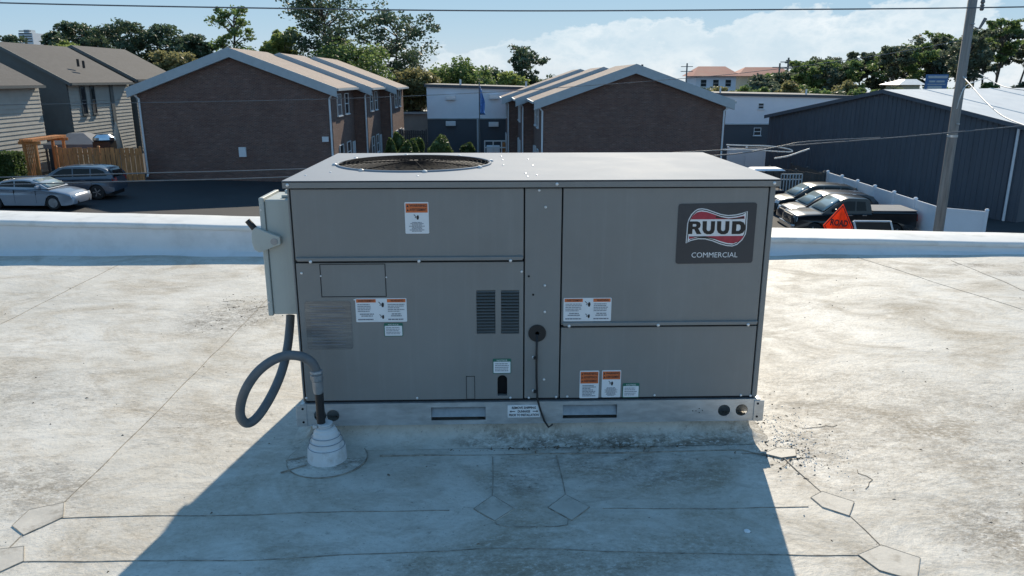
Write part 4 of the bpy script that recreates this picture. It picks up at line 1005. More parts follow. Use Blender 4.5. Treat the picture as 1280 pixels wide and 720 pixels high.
# grey gazebo canopy, closed umbrella
p = at(105, 180, 51.5); gb = empty('gazebo', 'grey canopy gazebo behind the cedar fence', 'gazebo', (p.x, p.y, gz(p.x))); zc = at(105, 178, 51.5).z; zp = at(105, 166, 51.5).z
x0, x1 = at(71, 178, 51.5).x, at(136, 178, 51.5).x; y0, y1 = p.y-1.6, p.y+1.6; xa, xb = x0+1.0, x1-1.4
part(gb, MB().add([(x0,y0,zc),(x1,y0,zc),(x1,y1,zc),(x0,y1,zc),(xa,p.y-.3,zp),(xb,p.y-.3,zp),(xb,p.y+.3,zp),(xa,p.y+.3,zp)], [(0,1,5,4),(1,2,6,5),(2,3,7,6),(3,0,4,7),(4,5,6,7),(0,3,2,1)]), 'canopy', M['canopy_grey'])
part(gb, MB().box(x0, x1, y0-.02, y0, zc-.28, zc-.001), 'valance', M['canopy_grey'])
for x in (x0+.1, x1-.1):
    for y in (y0+.1, y1-.1): part(gb, MB().box(x-.05, x+.05, y-.05, y+.05, gz(x)-.1, zc), 'post', M['wood_dark'])
p = at(147, 172, 51); um = empty('closed_umbrella', 'tall closed beige garden umbrella behind the cedar fence', 'umbrella', (p.x, p.y, gz(p.x))); zt = at(147, 152, 51).z
W(MB().lathe((p.x, p.y, 0), [(.30,zt-1.75),(.26,zt-1.3),(.18,zt-.7),(.10,zt-.25),(.02,zt)], 9), 'cloth', M['umbrella'], um); W(MB().tube([(p.x,p.y,gz(p.x)),(p.x,p.y,zt-1.7)], .03, 8), 'pole', M['trim'], um)
p = at(130, 174, 49.5); gl = empty('barbecue', 'lidded barbecue glinting above the cedar fence', 'barbecue', (p.x, p.y, gz(p.x)))
W(MB().lathe((p.x, p.y, p.z), [(.05,.34),(.4,.30),(.62,.12),(.66,-.02),(.6,-.12)], 20), 'lid', M['chrome'], gl); W(MB().box(p.x-.55,p.x+.55,p.y-.4,p.y+.4,gz(p.x),p.z-.13), 'cabinet', M['plastic_black'], gl)

# ------------------------------------------------------------------ utility pole and wires
pp = at(1195, 140, 20); pb = gz(pp.x); ztop = pp.z+5.2
up = empty('utility_pole', 'weathered wooden utility pole standing by the white vinyl fence corner', 'utility pole', (pp.x, pp.y, pb))
W(MB().tube([(pp.x,pp.y,pb-.3),(pp.x,pp.y,pb+4),(pp.x,pp.y,ztop)], [.135,.125,.100], 18), 'shaft', M['pole_wood'], up, smooth=True)
for v in (30,97,112,155): 
    q = at(1205, v, 19.82); W(MB().tube([(pp.x,pp.y-.1,q.z),(pp.x,pp.y-.22,q.z)], .02, 6), 'bolt', M['galv'], up)
q = at(1228, 6, 20); W(MB().lathe((q.x, q.y, q.z), [(.03,-.14),(.055,-.1),(.03,-.06),(.055,-.02),(.03,.02),(.055,.06),(.03,.16)], 12), 'insulator', M['wire'], up)
W(MB().tube([(pp.x,pp.y,q.z+.16),(q.x,q.y,q.z+.17)], .03, 6), 'bracket', M['galv'], up)
q0_, q1_ = at(1224, 36, 20), at(1232, 23, 20); W(MB().tube([q0_, q1_], [.03,.045], 8), 'cable_dead_end', M['wire'], up); W(MB().tube([(pp.x,pp.y,at(1215,31,20).z), q0_], .012, 6), 'bracket', M['galv'], up)
W(MB().lathe((pp.x, pp.y, at(1183,170,20).z), [(.120,-.03),(.130,-.028),(.130,.028),(.120,.03)], 18), 'band', M['galv'], up)
def wire(label, pts, r, material=None, name='overhead_wire', k=10):
    p = [at(*q) for q in pts]; c = catmull(p, k); o = Vector(p[0])
    mb = MB(); mb.tube([x-o for x in c], r, 6); w = mb.build(name, material or M['wire'], None, True, recalc=False); w.location = o
    return tag(w, label, 'wire')
wire('grey wire spanning the sky across the top of the wooden pole', [(-260,-6,19.7),(0,3.5,19.7),(320,10,19.7),(640,13.5,19.7),(960,12,19.7),(1228,9.5,19.7),(1540,3,19.7)], .018)
wire('wire crossing in front of both brick gables', [(-200,135,21),(0,131,21),(200,128,21),(400,124,21),(600,116,21),(735,107,21),(830,100,20.8),(930,91,20.6),(1080,72,20.3),(1205,50,20)], .008, M['wire'])
wire('wire passing behind the unit and across the dark metal wall', [(-200,228,19),(140,217.5,19),(320,213,19),(640,202,19),(860,190,19),(960,184,19),(1130,171,19),(1280,157,19),(1500,135,19)], .016)
wire('lower wire passing behind the unit to the slack cable loop', [(-200,236,18.6),(150,227,18.6),(340,222,18.6),(640,209,18.6),(870,196,18.6),(930,191,18.6),(975,183,18.6),(1010,177,18.6),(1100,172,19.5)], .016)
wire('pale cable looped back on itself beside the brick house corner', [(904,187,18.8),(940,187.5,18.8),(975,189.5,18.8),(990,189.5,18.8),(985,186,18.8),(960,182.5,18.8),(935,182,18.8),(908,181,18.8)], .017, M['wire_light'], 'cable_loop')
wire('frayed dark cable hanging over the dark fence', [(968,198,18.9),(985,195,18.9),(1000,190,18.9),(1012,186,18.9)], .02, M['wire_light'], 'cable_splice')
wire('pale service cable sagging from the pole over the pale metal roof', [(1204,96,19.8),(1215,108,18.5),(1232,127,17),(1255,146,15.5),(1290,160,14)], .014, M['wire_light'])
wire('thin pale cable running in front of the pines beside the pole', [(1224,92,24),(1245,104,23),(1262,110,22),(1300,115,21)], .014, M['wire_light'])
wire('short pale cable tied round the pole', [(1196,136,19.75),(1200,122,19.7),(1207,108,19.9),(1222,101,21),(1235,97,23)], .012, M['wire_light'])

# ------------------------------------------------------------------ vehicles
def interp(tbl, x):
    if x <= tbl[0][0]: return tbl[0][1]
    for (a, b), (c, d) in zip(tbl[:-1], tbl[1:]):
        if x <= c: return b+(d-b)*(x-a)/(c-a)
    return tbl[-1][1]
def vehicle(name, label, cat, spec, colour, loc, rz, group=None):
    """x forward, origin on the ground under the middle; profile tables are (x, z) from tail to nose"""
    root = empty(name, label, cat, loc, rz, group)
    P = lambda mb, nm, ma, par=None, sm=False: mb.build(nm, ma, par or root, sm)
    Lf = spec['L']/2; hw = spec['W']/2; deck = spec['deck']; bot = spec['bot']; wr = spec['wr']; wx = spec['wx']
    # lower body: silhouette with wheel arches, lofted across the width
    xs = sorted(set([deck[0][0]+(deck[-1][0]-deck[0][0])*i/44 for i in range(45)]+[a for a, b in deck]))
    top = [(x, interp(deck, x)) for x in xs]
    low = []
    ar = wr*1.16
    for i in range(40, -1, -1):
        x = -Lf+.02+(2*Lf-.04)*i/40; z = interp(bot, x)
        for cx in wx:
            d = abs(x-cx)
            if d < ar: z = max(z, wr+math.sqrt(max(0, ar*ar-d*d))*1.0)
        low.append((x, z))
    extra = []
    prof = top+low
    zt = max(z for x, z in top)
    layers = [(1.0,.0,0),(.985,.03,.012),(.94,.06,.04),(.82,.085,.075),(.45,.105,.11),(0,.11,.12)]
    mb = MB(); rows = []
    for sgn in (1, -1):
        for f, lift, pull in (layers if sgn > 0 else layers[::-1][1:]):
            row = []
            inner = f < .9
            for k, (x, z) in enumerate(prof):
                zz = z
                if k < len(top): zz = z-.11+lift
                elif inner: zz = interp(bot, x)+.03 if f < .8 else z
                e = abs(x)/Lf
                xx = x*(1-(.12-pull)/Lf*max(0, e-.55)/.45) if e > .55 else x
                y = hw*f*(1-spec.get('taper', .06)*max(0, e-.6)/.4)
                # flank leans in above the waist line
                if k < len(top) and f == 1.0: y *= .975
                row.append((xx, sgn*y, max(zz, .15)))
            rows.append(row)
    n = len(prof)
    for r_ in rows: mb.v += r_
    for i in range(len(rows)-1):
        for k in range(n): a = i*n+k; b = i*n+(k+1) % n; mb.f.append((a, b, b+n, a+n))
    for i in (0, len(rows)-1):
        tri = tessellate_polygon([[Vector((p[0], p[2], 0)) for p in rows[i]]]); mb.f += [tuple(i*n+j for j in t) for t in tri]
    body = autosmooth(P(mb, 'body', colour), 38)
    # dark underside / arch liner
    P(MB().box(-Lf+.3, Lf-.3, -hw*.86, hw*.86, .17, wr+ar*.75), 'underbody', M['plastic_black'])
    # cabin
    cb = spec['cabin']                      # (x, z) outline: rear base, rear top ..., front base
    zb0 = min(z for x, z in cb)-.12; zr0 = max(z for x, z in cb); k_in = spec.get('tumble', .20)
    def cy(z): return hw*(.93)-max(0, z-zb0-.12)*k_in*1.0
    mb = MB(); rows = []
    for f, dz in ((1,-.02),(.9,.0),(.5,.02),(0,.03),(-.5,.02),(-.9,.0),(-1,-.02)):
        row = []
        for x, z in cb:
            tz = z+(dz if z > zr0-.35 else 0); row.append((x, cy(z)*f, tz))
        rows.append(row)
    n = len(cb)
    for r_ in rows: mb.v += r_
    for i in range(len(rows)-1):
        for k in range(n-1): a = i*n+k; mb.f.append((a, a+1, a+1+n, a+n))
    for i in (0, len(rows)-1): mb.f.append(tuple(i*n+k for k in range(n)))
    cab = autosmooth(P(mb, 'cabin', colour), 40)
    # side glass, split by pillars
    for poly in spec['side_glass']:
        for s in (1, -1):
            mb = MB(); a = [(x, s*(cy(z)+.010), z) for x, z in poly]; b = [(x, s*(cy(z)-.02), z) for x, z in poly]; q = len(poly)
            mb.v = a+b; mb.f = [tuple(range(q)), tuple(range(2*q-1, q-1, -1))]+[(i, (i+1) % q, q+(i+1) % q, q+i) for i in range(q)]
            P(mb, 'side_window', M['glass_car'], cab)
    # windscreen and rear screen as bowed sheets just outside the cabin ends
    for nm, (p0, p1), out, gm in (('windscreen', spec['screen'], 1, M['glass_wind']), ('rear_window', spec['rear'], -1, M['glass_car'])):
        mb = MB(); m_ = 7
        for j in range(m_):
            f = -.93+1.86*j/(m_-1)
            for (x, z) in (p0, p1): mb.v.append((x+out*(.02-.03*f*f+.02), cy(z)*f*.96, z+.016+.01*(1-f*f)))
        for j in range(m_-1): mb.f.append((2*j, 2*j+1, 2*j+3, 2*j+2))
        w = P(mb, nm, gm, cab, True); so = w.modifiers.new('thick', 'SOLIDIFY'); so.thickness = .012
    # wheels
    for cx in wx:
        for s in (1, -1):
            yo = s*(hw-.115)
            t = P(MB().lathe((0,0,0), [(wr*.62,-.11),(wr*.93,-.11),(wr,-.08),(wr,.08),(wr*.93,.11),(wr*.62,.11)], 28, 'y'), 'wheel', M['rubber']); t.location = (cx, yo, wr); autosmooth(t, 40)
            rm = MB()
            rm.lathe((0, s*.10, 0), [(wr*.66,-.012),(wr*.66,.004),(wr*.60,.008),(wr*.58,-.01)], 24, 'y')
            for i in range(5):
                w0 = 2*math.pi*i/5
                def pt(r, da, y): return (r*math.cos(w0+da), y, r*math.sin(w0+da))
                y0_, y1_ = s*.095, s*.112
                rm.hexa([pt(wr*.08,-.9,y0_), pt(wr*.61,-.17,y0_), pt(wr*.61,.17,y0_), pt(wr*.08,.9,y0_)], [pt(wr*.08,-.9,y1_), pt(wr*.61,-.15,y1_), pt(wr*.61,.15,y1_), pt(wr*.08,.9,y1_)])
            P(rm, 'rim', M['rim'], t)
    # lamps, mirrors, handles, bumpers
    for nm, ma, pts in (('headlight', M['lamp'], spec['head']), ('tail_light', M['tail'], spec['tail'])):
        for s in (1, -1):
            (xa, xb, ya, yb, za, zb_) = pts; e = 1 if xa+xb > 0 else -1
            o = P(MB().hexa([(xa,s*hw*ya,za),(xb,s*hw*yb*.9,za),(xb-.06*e,s*hw*yb*.6,za),(xa-.1*e,s*hw*ya*.9,za)], [(xa-.03*e,s*hw*ya*.99,zb_),(xb-.05*e,s*hw*yb*.9,zb_),(xb-.1*e,s*hw*yb*.6,zb_),(xa-.12*e,s*hw*ya*.88,zb_)]), nm, ma, body)
    for s in (1, -1):
        mx, mz = spec['mirror']; o = P(MB().hexa([(mx-.07,s*hw*.93,mz),(mx+.10,s*hw*.93,mz),(mx+.06,s*(hw+.19),mz+.01),(mx-.05,s*(hw+.19),mz+.01)], [(mx-.07,s*hw*.95,mz+.15),(mx+.08,s*hw*.95,mz+.15),(mx+.03,s*(hw+.18),mz+.15),(mx-.05,s*(hw+.18),mz+.15)]), 'mirror', spec.get('mirror_m', colour), body); bevel(o, .03)
        for hx_, hz_ in spec['handles']: P(MB().box(hx_-.10, hx_+.10, min(s*hw*.97, s*(hw+.02)), max(s*hw*.97, s*(hw+.02)), hz_, hz_+.035), 'door_handle', M['chrome'] if spec.get('chrome') else colour, body)
        for sx in spec['seams']:
            z0, z1 = .32, interp(deck, sx)-.10; P(MB().box(sx-.006, sx+.006, min(s*hw*.96, s*(hw+.002)), max(s*hw*.96, s*(hw+.002)), z0, z1), 'door_seam', M['gap'], body)
    for nm, ma, (x0_, x1_, yy, z0, z1) in spec['trim']:
        o = P(MB().box(x0_, x1_, -yy, yy, z0, z1), nm, ma, body); bevel(o, .03)
    if 'grille' in spec:
        x, yy, z0, z1, nb = spec['grille']
        gp = P(MB().box(x-.05, x+.012, -yy, yy, z0, z1), 'grille', M['plastic_black'], body)
        for i in range(nb): z = z0+(z1-z0)*(i+.5)/nb; P(MB().box(x+.0121, x+.035, -yy+.03, yy-.03, z-.02, z+.02), 'grille_bar', spec.get('grille_m', M['chrome']), body)
    return root, P
sedan = dict(L=4.9, W=1.85, wr=.335, wx=(-1.42,1.41), bot=[(-2.45,.32),(-2.1,.22),(2.1,.20),(2.45,.26)],
    deck=[(-2.45,.72),(-2.38,.98),(-2.2,1.08),(-1.7,1.10),(.9,1.02),(1.6,.93),(2.1,.82),(2.36,.70),(2.45,.55)],
    cabin=[(-1.95,1.0),(-1.55,1.18),(-1.0,1.37),(-.55,1.44),(0,1.455),(.35,1.43),(.75,1.28),(1.25,1.0)],
    side_glass=[[(-1.35,1.12),(-.95,1.30),(-.5,1.37),(-.42,1.37),(-.42,1.10)], [(-.36,1.10),(-.36,1.37),(.1,1.375),(.38,1.34),(.88,1.06)]],
    screen=((1.18,1.05),(.45,1.40)), rear=((-1.85,1.08),(-1.05,1.36)), head=(2.30,2.40,.95,.72,.58,.70), tail=(-2.36,-2.44,.96,.6,.78,.92),
    mirror=(.78,1.02), handles=((-.55,.86),(.35,.84)), seams=(-.42,.62,-1.2), trim=[('bumper_vent', M['plastic_black'], (2.30,2.42,.55,.26,.42))], grille=(2.36,.42,.44,.60,3), grille_m=M['plastic_black'])
suv = dict(L=4.75, W=1.9, wr=.37, wx=(-1.37,1.37), bot=[(-2.37,.42),(-2.0,.28),(2.0,.27),(2.37,.36)], taper=.07,
    deck=[(-2.37,.70),(-2.33,1.08),(-2.1,1.15),(1.0,1.10),(1.75,1.02),(2.15,.92),(2.32,.75),(2.37,.55)],
    cabin=[(-2.28,1.05),(-2.20,1.28),(-1.95,1.55),(-1.6,1.66),(-.6,1.71),(.1,1.70),(.4,1.66),(.85,1.42),(1.35,1.08)],
    side_glass=[[(-1.95,1.22),(-1.78,1.46),(-1.45,1.58),(-1.15,1.58),(-1.15,1.20)], [(-1.08,1.20),(-1.08,1.585),(-.25,1.60),(-.25,1.18)], [(-.18,1.18),(-.18,1.60),(.25,1.59),(.48,1.50),(.98,1.16)]],
    screen=((1.28,1.14),(.5,1.62)), rear=((-2.26,1.14),(-1.98,1.52)), head=(2.2,2.32,.96,.7,.72,.88), tail=(-2.24,-2.36,.97,.72,.92,1.12),
    mirror=(.82,1.12), handles=((-.75,.98),(.15,.96)), seams=(-.22,.72,-1.15), trim=[('roof_rail', M['chrome'], (-1.6,.1,.02,1.70,1.705))], grille=(2.28,.45,.58,.82,4))
pick = dict(L=5.75, W=2.0, wr=.40, wx=(-1.75,1.87), bot=[(-2.87,.58),(-2.5,.45),(2.4,.42),(2.87,.50)], taper=.03,
    deck=[(-2.87,.75),(-2.85,1.32),(-2.8,1.36),(-.72,1.36),(-.70,1.30),(1.35,1.27),(2.3,1.22),(2.72,1.16),(2.84,1.05),(2.87,.7)],
    cabin=[(-.72,1.22),(-.66,1.55),(-.58,1.86),(-.42,1.93),(.35,1.95),(.62,1.91),(1.0,1.66),(1.55,1.24)], tumble=.16,
    side_glass=[[(-.45,1.38),(-.38,1.78),(.0,1.80),(.0,1.37)], [(.07,1.37),(.07,1.80),(.42,1.80),(.66,1.75),(1.2,1.36)]],
    screen=((1.47,1.32),(.72,1.86)), rear=((-.70,1.36),(-.60,1.80)), head=(2.70,2.80,.98,.66,.88,1.06), tail=(-2.80,-2.87,.97,.8,.92,1.25),
    mirror=(1.0,1.34), mirror_m=M['blackpaint'], chrome=True, handles=((-.35,1.16),(.30,1.16)), seams=(.02,1.12,-.66),
    trim=[('front_bumper', M['chrome'], (2.72,2.92,.94,.52,.72)), ('bed_cover', M['canopy_grey'], (-2.80,-.76,.90,1.345,1.385))], grille=(2.81,.62,.76,1.12,5))
def on_lot(u, D): p = at(u, 200, D); return Vector((p.x, p.y, gz(p.x)))
vehicle('parked_sedan', 'silver sedan facing the brick house, beside the low clipped hedge', 'car', sedan, M['silver'], on_lot(22, 37.4)+Vector((0,.9,0)), R(-2))
vehicle('parked_suv', 'blue grey SUV parked in front of the cedar fence', 'car', suv, M['bluegrey'], on_lot(92, 41.6), R(183))
tloc = on_lot(1068, 35.2); tloc.z = gz(tloc.x)
vehicle('pickup_truck', 'black pickup truck with grey bed cover and chrome front', 'truck', pick, M['blackpaint'], tloc, R(176.5))
vehicle('parked_suv', 'black SUV parked between the pickup truck and another dark car', 'car', suv, M['navy'], on_lot(1040, 38.4), R(177))
vehicle('parked_sedan', 'dark car parked between the black SUV and the board fence', 'car', {**suv, 'side_glass': suv['side_glass']}, M['darkgreen'], on_lot(1022, 41.6), R(177))
# small cart with white canopy
p = on_lot(958, 46.0); ct = empty('utility_cart', 'small cart with a white canopy beside the dark fence', 'cart', p); zt = at(958, 211, 46).z
for dx in (-.75,.75):
    for dy in (-.5,.5): W(MB().tube([(p.x+dx,p.y+dy,p.z+.7),(p.x+dx*.92,p.y+dy,zt-.05)], .025, 6), 'post', M['plastic_black'], ct)
bevel(W(MB().hexa([(p.x-1,p.y-.65,zt-.06),(p.x+1,p.y-.65,zt-.06),(p.x+1,p.y+.65,zt-.06),(p.x-1,p.y+.65,zt-.06)],[(p.x-.8,p.y-.55,zt+.06),(p.x+.8,p.y-.55,zt+.06),(p.x+.8,p.y+.55,zt+.06),(p.x-.8,p.y+.55,zt+.06)]), 'canopy', M['vinyl'], ct), .02)
bevel(W(MB().box(p.x-1.1,p.x+1.1,p.y-.58,p.y+.58,p.z+.3,p.z+.75), 'body', M['navy'], ct), .05); bevel(W(MB().box(p.x-.4,p.x+.2,p.y-.5,p.y+.5,p.z+.75,p.z+1.25), 'seat', M['canopy_grey'], ct), .05)
for dx in (-.75,.75):
    for dy in (-.5,.5): W(MB().lathe((p.x+dx,p.y+dy,p.z+.23), [(.12,-.08),(.23,-.07),(.23,.07),(.12,.08)], 18, 'y'), 'wheel', M['rubber'], ct)
# pale lattice panel leaning on the dark fence
a = at(976, 225, 46.3); b = at(1003, 217, 46.3); lt = empty('lattice_panel', 'pale grey lattice panel against the dark board fence', 'lattice', ((a.x+b.x)/2, a.y, gz(a.x)))
for z0, z1 in ((a.z, a.z+.06),(b.z-.06, b.z)): W(MB().box(a.x, b.x, a.y-.03, a.y, z0, z1), 'frame_rail', M['trim'], lt)
for i in range(8): x = a.x+(b.x-a.x)*i/7; W(MB().box(x-.03, x+.03, a.y-.025, a.y-.005, gz(a.x), b.z-.061), 'slat', M['trim'], lt)

# ------------------------------------------------------------------ road work sign and second sign behind the parapet
sp_ = at(1051, 255, 28); rs = empty('road_sign', 'orange diamond road work sign with black border in front of the pickup', 'sign', (sp_.x, sp_.y, gz(sp_.x)))
dg = .86; cz = sp_.z-gz(sp_.x)-dg; rot = Matrix.Rotation(R(27), 4, 'Z') @ Matrix.Rotation(R(9), 4, 'Y')
def sg(x, z, y=0.0): q = rot @ Vector((x, y, z)); return (q.x, q.y, q.z+cz)
def splate(pts, y0, y1, holes=()): return MB().plate(pts, holes, lambda a, b, d: sg(a, b, d), y0, y1)
splate([(0,dg),(-dg,0),(0,-dg),(dg,0)], -.01, .01).build('sign_face', M['sign_orange'], rs)
d1, d2 = dg-.05, dg-.10; splate([(0,d1),(-d1,0),(0,-d1),(d1,0)], -.0125, -.0105, [[(0,d2),(-d2,0),(0,-d2),(d2,0)]]).build('border', M['ink'], rs)
t = MB(); add_text(t, 'ROAD', -.50, .02, .50, .27, lambda x, z: sg(x, z, -.0150), .035); t.build('lettering', M['ink'], rs)
for s in (-1, 1): MB().tube([sg(0,-.5,.04), (s*.6,-.3,.02)], .02, 6).build('stand_leg', M['galv'], rs); MB().tube([sg(0,-.5,.04), (s*.5,.5,.02)], .02, 6).build('stand_leg', M['galv'], rs)
MB().tube([sg(0,.8,.03), sg(0,-.86,.03)], .018, 6).build('mast', M['galv'], rs)
sp2 = at(1090, 276.5, 27); bs = empty('folded_sign', 'dark board with pale metal edge standing beside the orange sign', 'sign', (sp2.x, sp2.y, gz(sp2.x))); h = sp2.z-gz(sp2.x); sc = 27/FPX
v = [(-24*sc,0,h),(24*sc,0,h-.02),(48*sc,-.15,.02),(0,-.15,.02)]
MB().hexa([v[3],v[2],(v[2][0],v[2][1]+.03,v[2][2]),(v[3][0],v[3][1]+.03,v[3][2])], [v[0],v[1],(v[1][0],v[1][1]+.03,v[1][2]),(v[0][0],v[0][1]+.03,v[0][2])]).build('board', M['plastic_black'], bs)
for a, b in ((0,1),(1,2),(0,3)): MB().tube([Vector(v[a])+Vector((0,-.01,.01)), Vector(v[b])+Vector((0,-.01,.01))], .035, 6).build('edge_trim', M['trim_white'], bs)

# ------------------------------------------------------------------ flag, yard items, far things
p = at(599, 107, 64); fl = empty('flagpole', 'slim dark flagpole with a limp blue flag before the white building', 'flag', (p.x, p.y, gz(p.x)))
W(MB().tube([(p.x,p.y,gz(p.x)),(p.x,p.y,p.z+.3)], .045, 8), 'pole', M['wire'], fl)
mb = MB(); NX, NZ = 6, 10
for j in range(NZ+1):
    t_ = j/NZ; z = p.z-t_*2.3; wdt = .18+.75*t_**1.6
    for i in range(NX+1): s = i/NX; mb.v.append((p.x+.05+s*wdt*(.75+.3*math.sin(5*t_)), p.y+.18*math.sin(9*s+4*t_), z-.35*s*(1-t_)))
for j in range(NZ):
    for i in range(NX): a = j*(NX+1)+i; mb.f.append((a, a+1, a+NX+2, a+NX+1))
fo_ = W(mb, 'flag_cloth', M['flag'], fl, None, True); so = fo_.modifiers.new('thick', 'SOLIDIFY'); so.thickness = .01
# white slatted trailer in front of the slate wall
a, b = at(606, 190, 66), at(648, 176, 66); tr = empty('utility_trailer', 'white framed open trailer with load, in front of the slate wall', 'trailer', ((a.x+b.x)/2, a.y, gz(a.x)))
g0 = gz(a.x)
for i in range(5): x = a.x+(b.x-a.x)*i/4; W(MB().box(x-.05, x+.05, a.y-.05, a.y+.05, g0+.5, b.z), 'upright', M['trim_white'], tr)
for z in (g0+.55, (g0+.55+b.z)/2, b.z): W(MB().box(a.x-.05, b.x+.05, a.y-.10, a.y-.051, z-.05, z+.05), 'side_rail', M['trim_white'], tr)
W(MB().box(a.x, b.x, a.y, a.y+1.6, g0+.45, g0+.55), 'bed', M['wood_dark'], tr)
for i, (f0_, f1_, hh) in enumerate(((.05,.45,.65),(.5,.62,.9),(.68,.95,.7))): bevel(W(MB().box(a.x+(b.x-a.x)*f0_, a.x+(b.x-a.x)*f1_, a.y+.3, a.y+1.2, g0+.551, g0+.55+hh), 'load', (M['vinyl'], M['wood'], M['plastic_black'])[i], tr), .05)
for x in (a.x+.9, b.x-.9): W(MB().lathe((x, a.y-.02, g0+.3), [(.15,-.1),(.3,-.09),(.3,.09),(.15,.1)], 18, 'y'), 'wheel', M['rubber'], tr)

# billboard and pale-roofed kiosk beyond the metal building
a, b = at(1157, 113, 95), at(1186, 93, 95); bb = empty('billboard', 'blue and white shop sign standing below the pines', 'sign', ((a.x+b.x)/2, a.y, gz(a.x)))
W(MB().box(a.x, b.x, a.y, a.y+.4, a.z, b.z), 'board', M['sign_blue'], bb)
def bbar(f0, f1, z0, z1, ma): W(MB().box(a.x+(b.x-a.x)*f0, a.x+(b.x-a.x)*f1, a.y-.05, a.y-.001, a.z+(b.z-a.z)*z0, a.z+(b.z-a.z)*z1), 'white_stripe', ma, bb)
for f in ((.04,.96,.76,.92),(.10,.40,.50,.62),(.45,.84,.50,.62),(.04,.9,.36,.41),(.06,.74,.06,.28)): bbar(*f, M['trim'])
for x in (a.x+.5, b.x-.5): W(MB().box(x-.15, x+.15, a.y+.1, a.y+.3, gz(x)-.3, a.z), 'leg', M['wire'], bb)
a, b = at(1122, 113, 100), at(1150, 106, 100); ks = empty('kiosk', 'small cream building with a white hipped roof below the pines', 'building', ((a.x+b.x)/2, a.y, gz(a.x))); zt = at(1140, 99, 100).z
W(MB().box(a.x+.5, b.x, a.y, a.y+4, gz(a.x)-.5, b.z), 'wall', M['cream'], ks); W(MB().hexa([(a.x-.3,a.y-.6,b.z),(b.x+.5,a.y-.6,b.z),(b.x+.5,a.y+4.5,b.z),(a.x-.3,a.y+4.5,b.z)],[(b.x-1.2,a.y+1.5,zt),(b.x+.3,a.y+1.5,zt),(b.x+.3,a.y+2.5,zt),(b.x-1.2,a.y+2.5,zt)]), 'roof', M['roof_white'], ks)
def far_house(label, u0, u1, ve, vr, D, roofm, wallm):
    a, b = at(u0, ve, D), at(u1, ve, D); zr = at(u0, vr, D).z; r_ = empty('far_house', label, 'house', ((a.x+b.x)/2, a.y, gz(a.x)), group='red roofed houses far off')
    W(MB().box(a.x+1, b.x-1, a.y+1, a.y+9, gz(a.x)-2, a.z), 'wall', wallm, r_); s = (b.x-a.x)*.22
    W(MB().add([(a.x,a.y,a.z),(b.x,a.y,a.z),(b.x,a.y+10,a.z),(a.x,a.y+10,a.z),(a.x+s,a.y+5,zr),(b.x-s,a.y+5,zr)], [(0,1,5,4),(1,2,5),(2,3,4,5),(3,0,4),(0,3,2,1)]), 'roof', roofm, r_)
    for i in range(3): x = a.x+(b.x-a.x)*(.25+.25*i); window(r_, 'y', a.y+1, x-.6, x+.6, a.z-2.2, a.z-.8, -1)
far_house('far house with bright red hipped roof, peeking over the brick gable', 866, 928, 95, 82.5, 170, M['terra'], M['stucco'])
far_house('far house with brownish red hipped roof beside the distant power poles', 922, 1000, 95, 83.5, 185, M['terra'], M['cream'])
a, b = at(25, 56, 300), at(40, 41, 300); tw_ = empty('tower_block', 'pale high-rise far behind the grey clapboard roofs', 'building', ((a.x+b.x)/2, a.y, gz(a.x)))
W(MB().box(a.x, b.x, a.y, a.y+8, gz(a.x)-3, b.z), 'wall', M['trim_white'], tw_); W(MB().box(a.x+1, b.x-2, a.y+2, a.y+6, b.z, b.z+1.2), 'roof_house', M['trim'], tw_)
for i in range(5): W(MB().box(a.x+.3, b.x-.3, a.y-.05, a.y-.001, a.z+1+i*.9, a.z+1.4+i*.9), 'window_band', M['glass_dark'], tw_)
for u, vt, D in ((986, 72, 130), (975, 79, 140), (859, 79, 170)):
    p = at(u, vt, D); o = empty('power_pole', {986: 'far power pole with crossarm above the bushes by the red roof', 975: 'shorter far power pole with crossarm by the red roof', 859: 'far power pole with crossarm above the brick ridge'}[u], 'utility pole', (p.x, p.y, gz(p.x)), group='far power poles')
    W(MB().tube([(p.x,p.y,gz(p.x)-.5),(p.x,p.y,p.z)], .16, 8), 'shaft', M['pole_wood'], o)
    for dz in (.7, 1.7): W(MB().box(p.x-1.3, p.x+1.3, p.y-.08, p.y+.08, p.z-dz-.07, p.z-dz+.07), 'crossarm', M['pole_wood'], o)

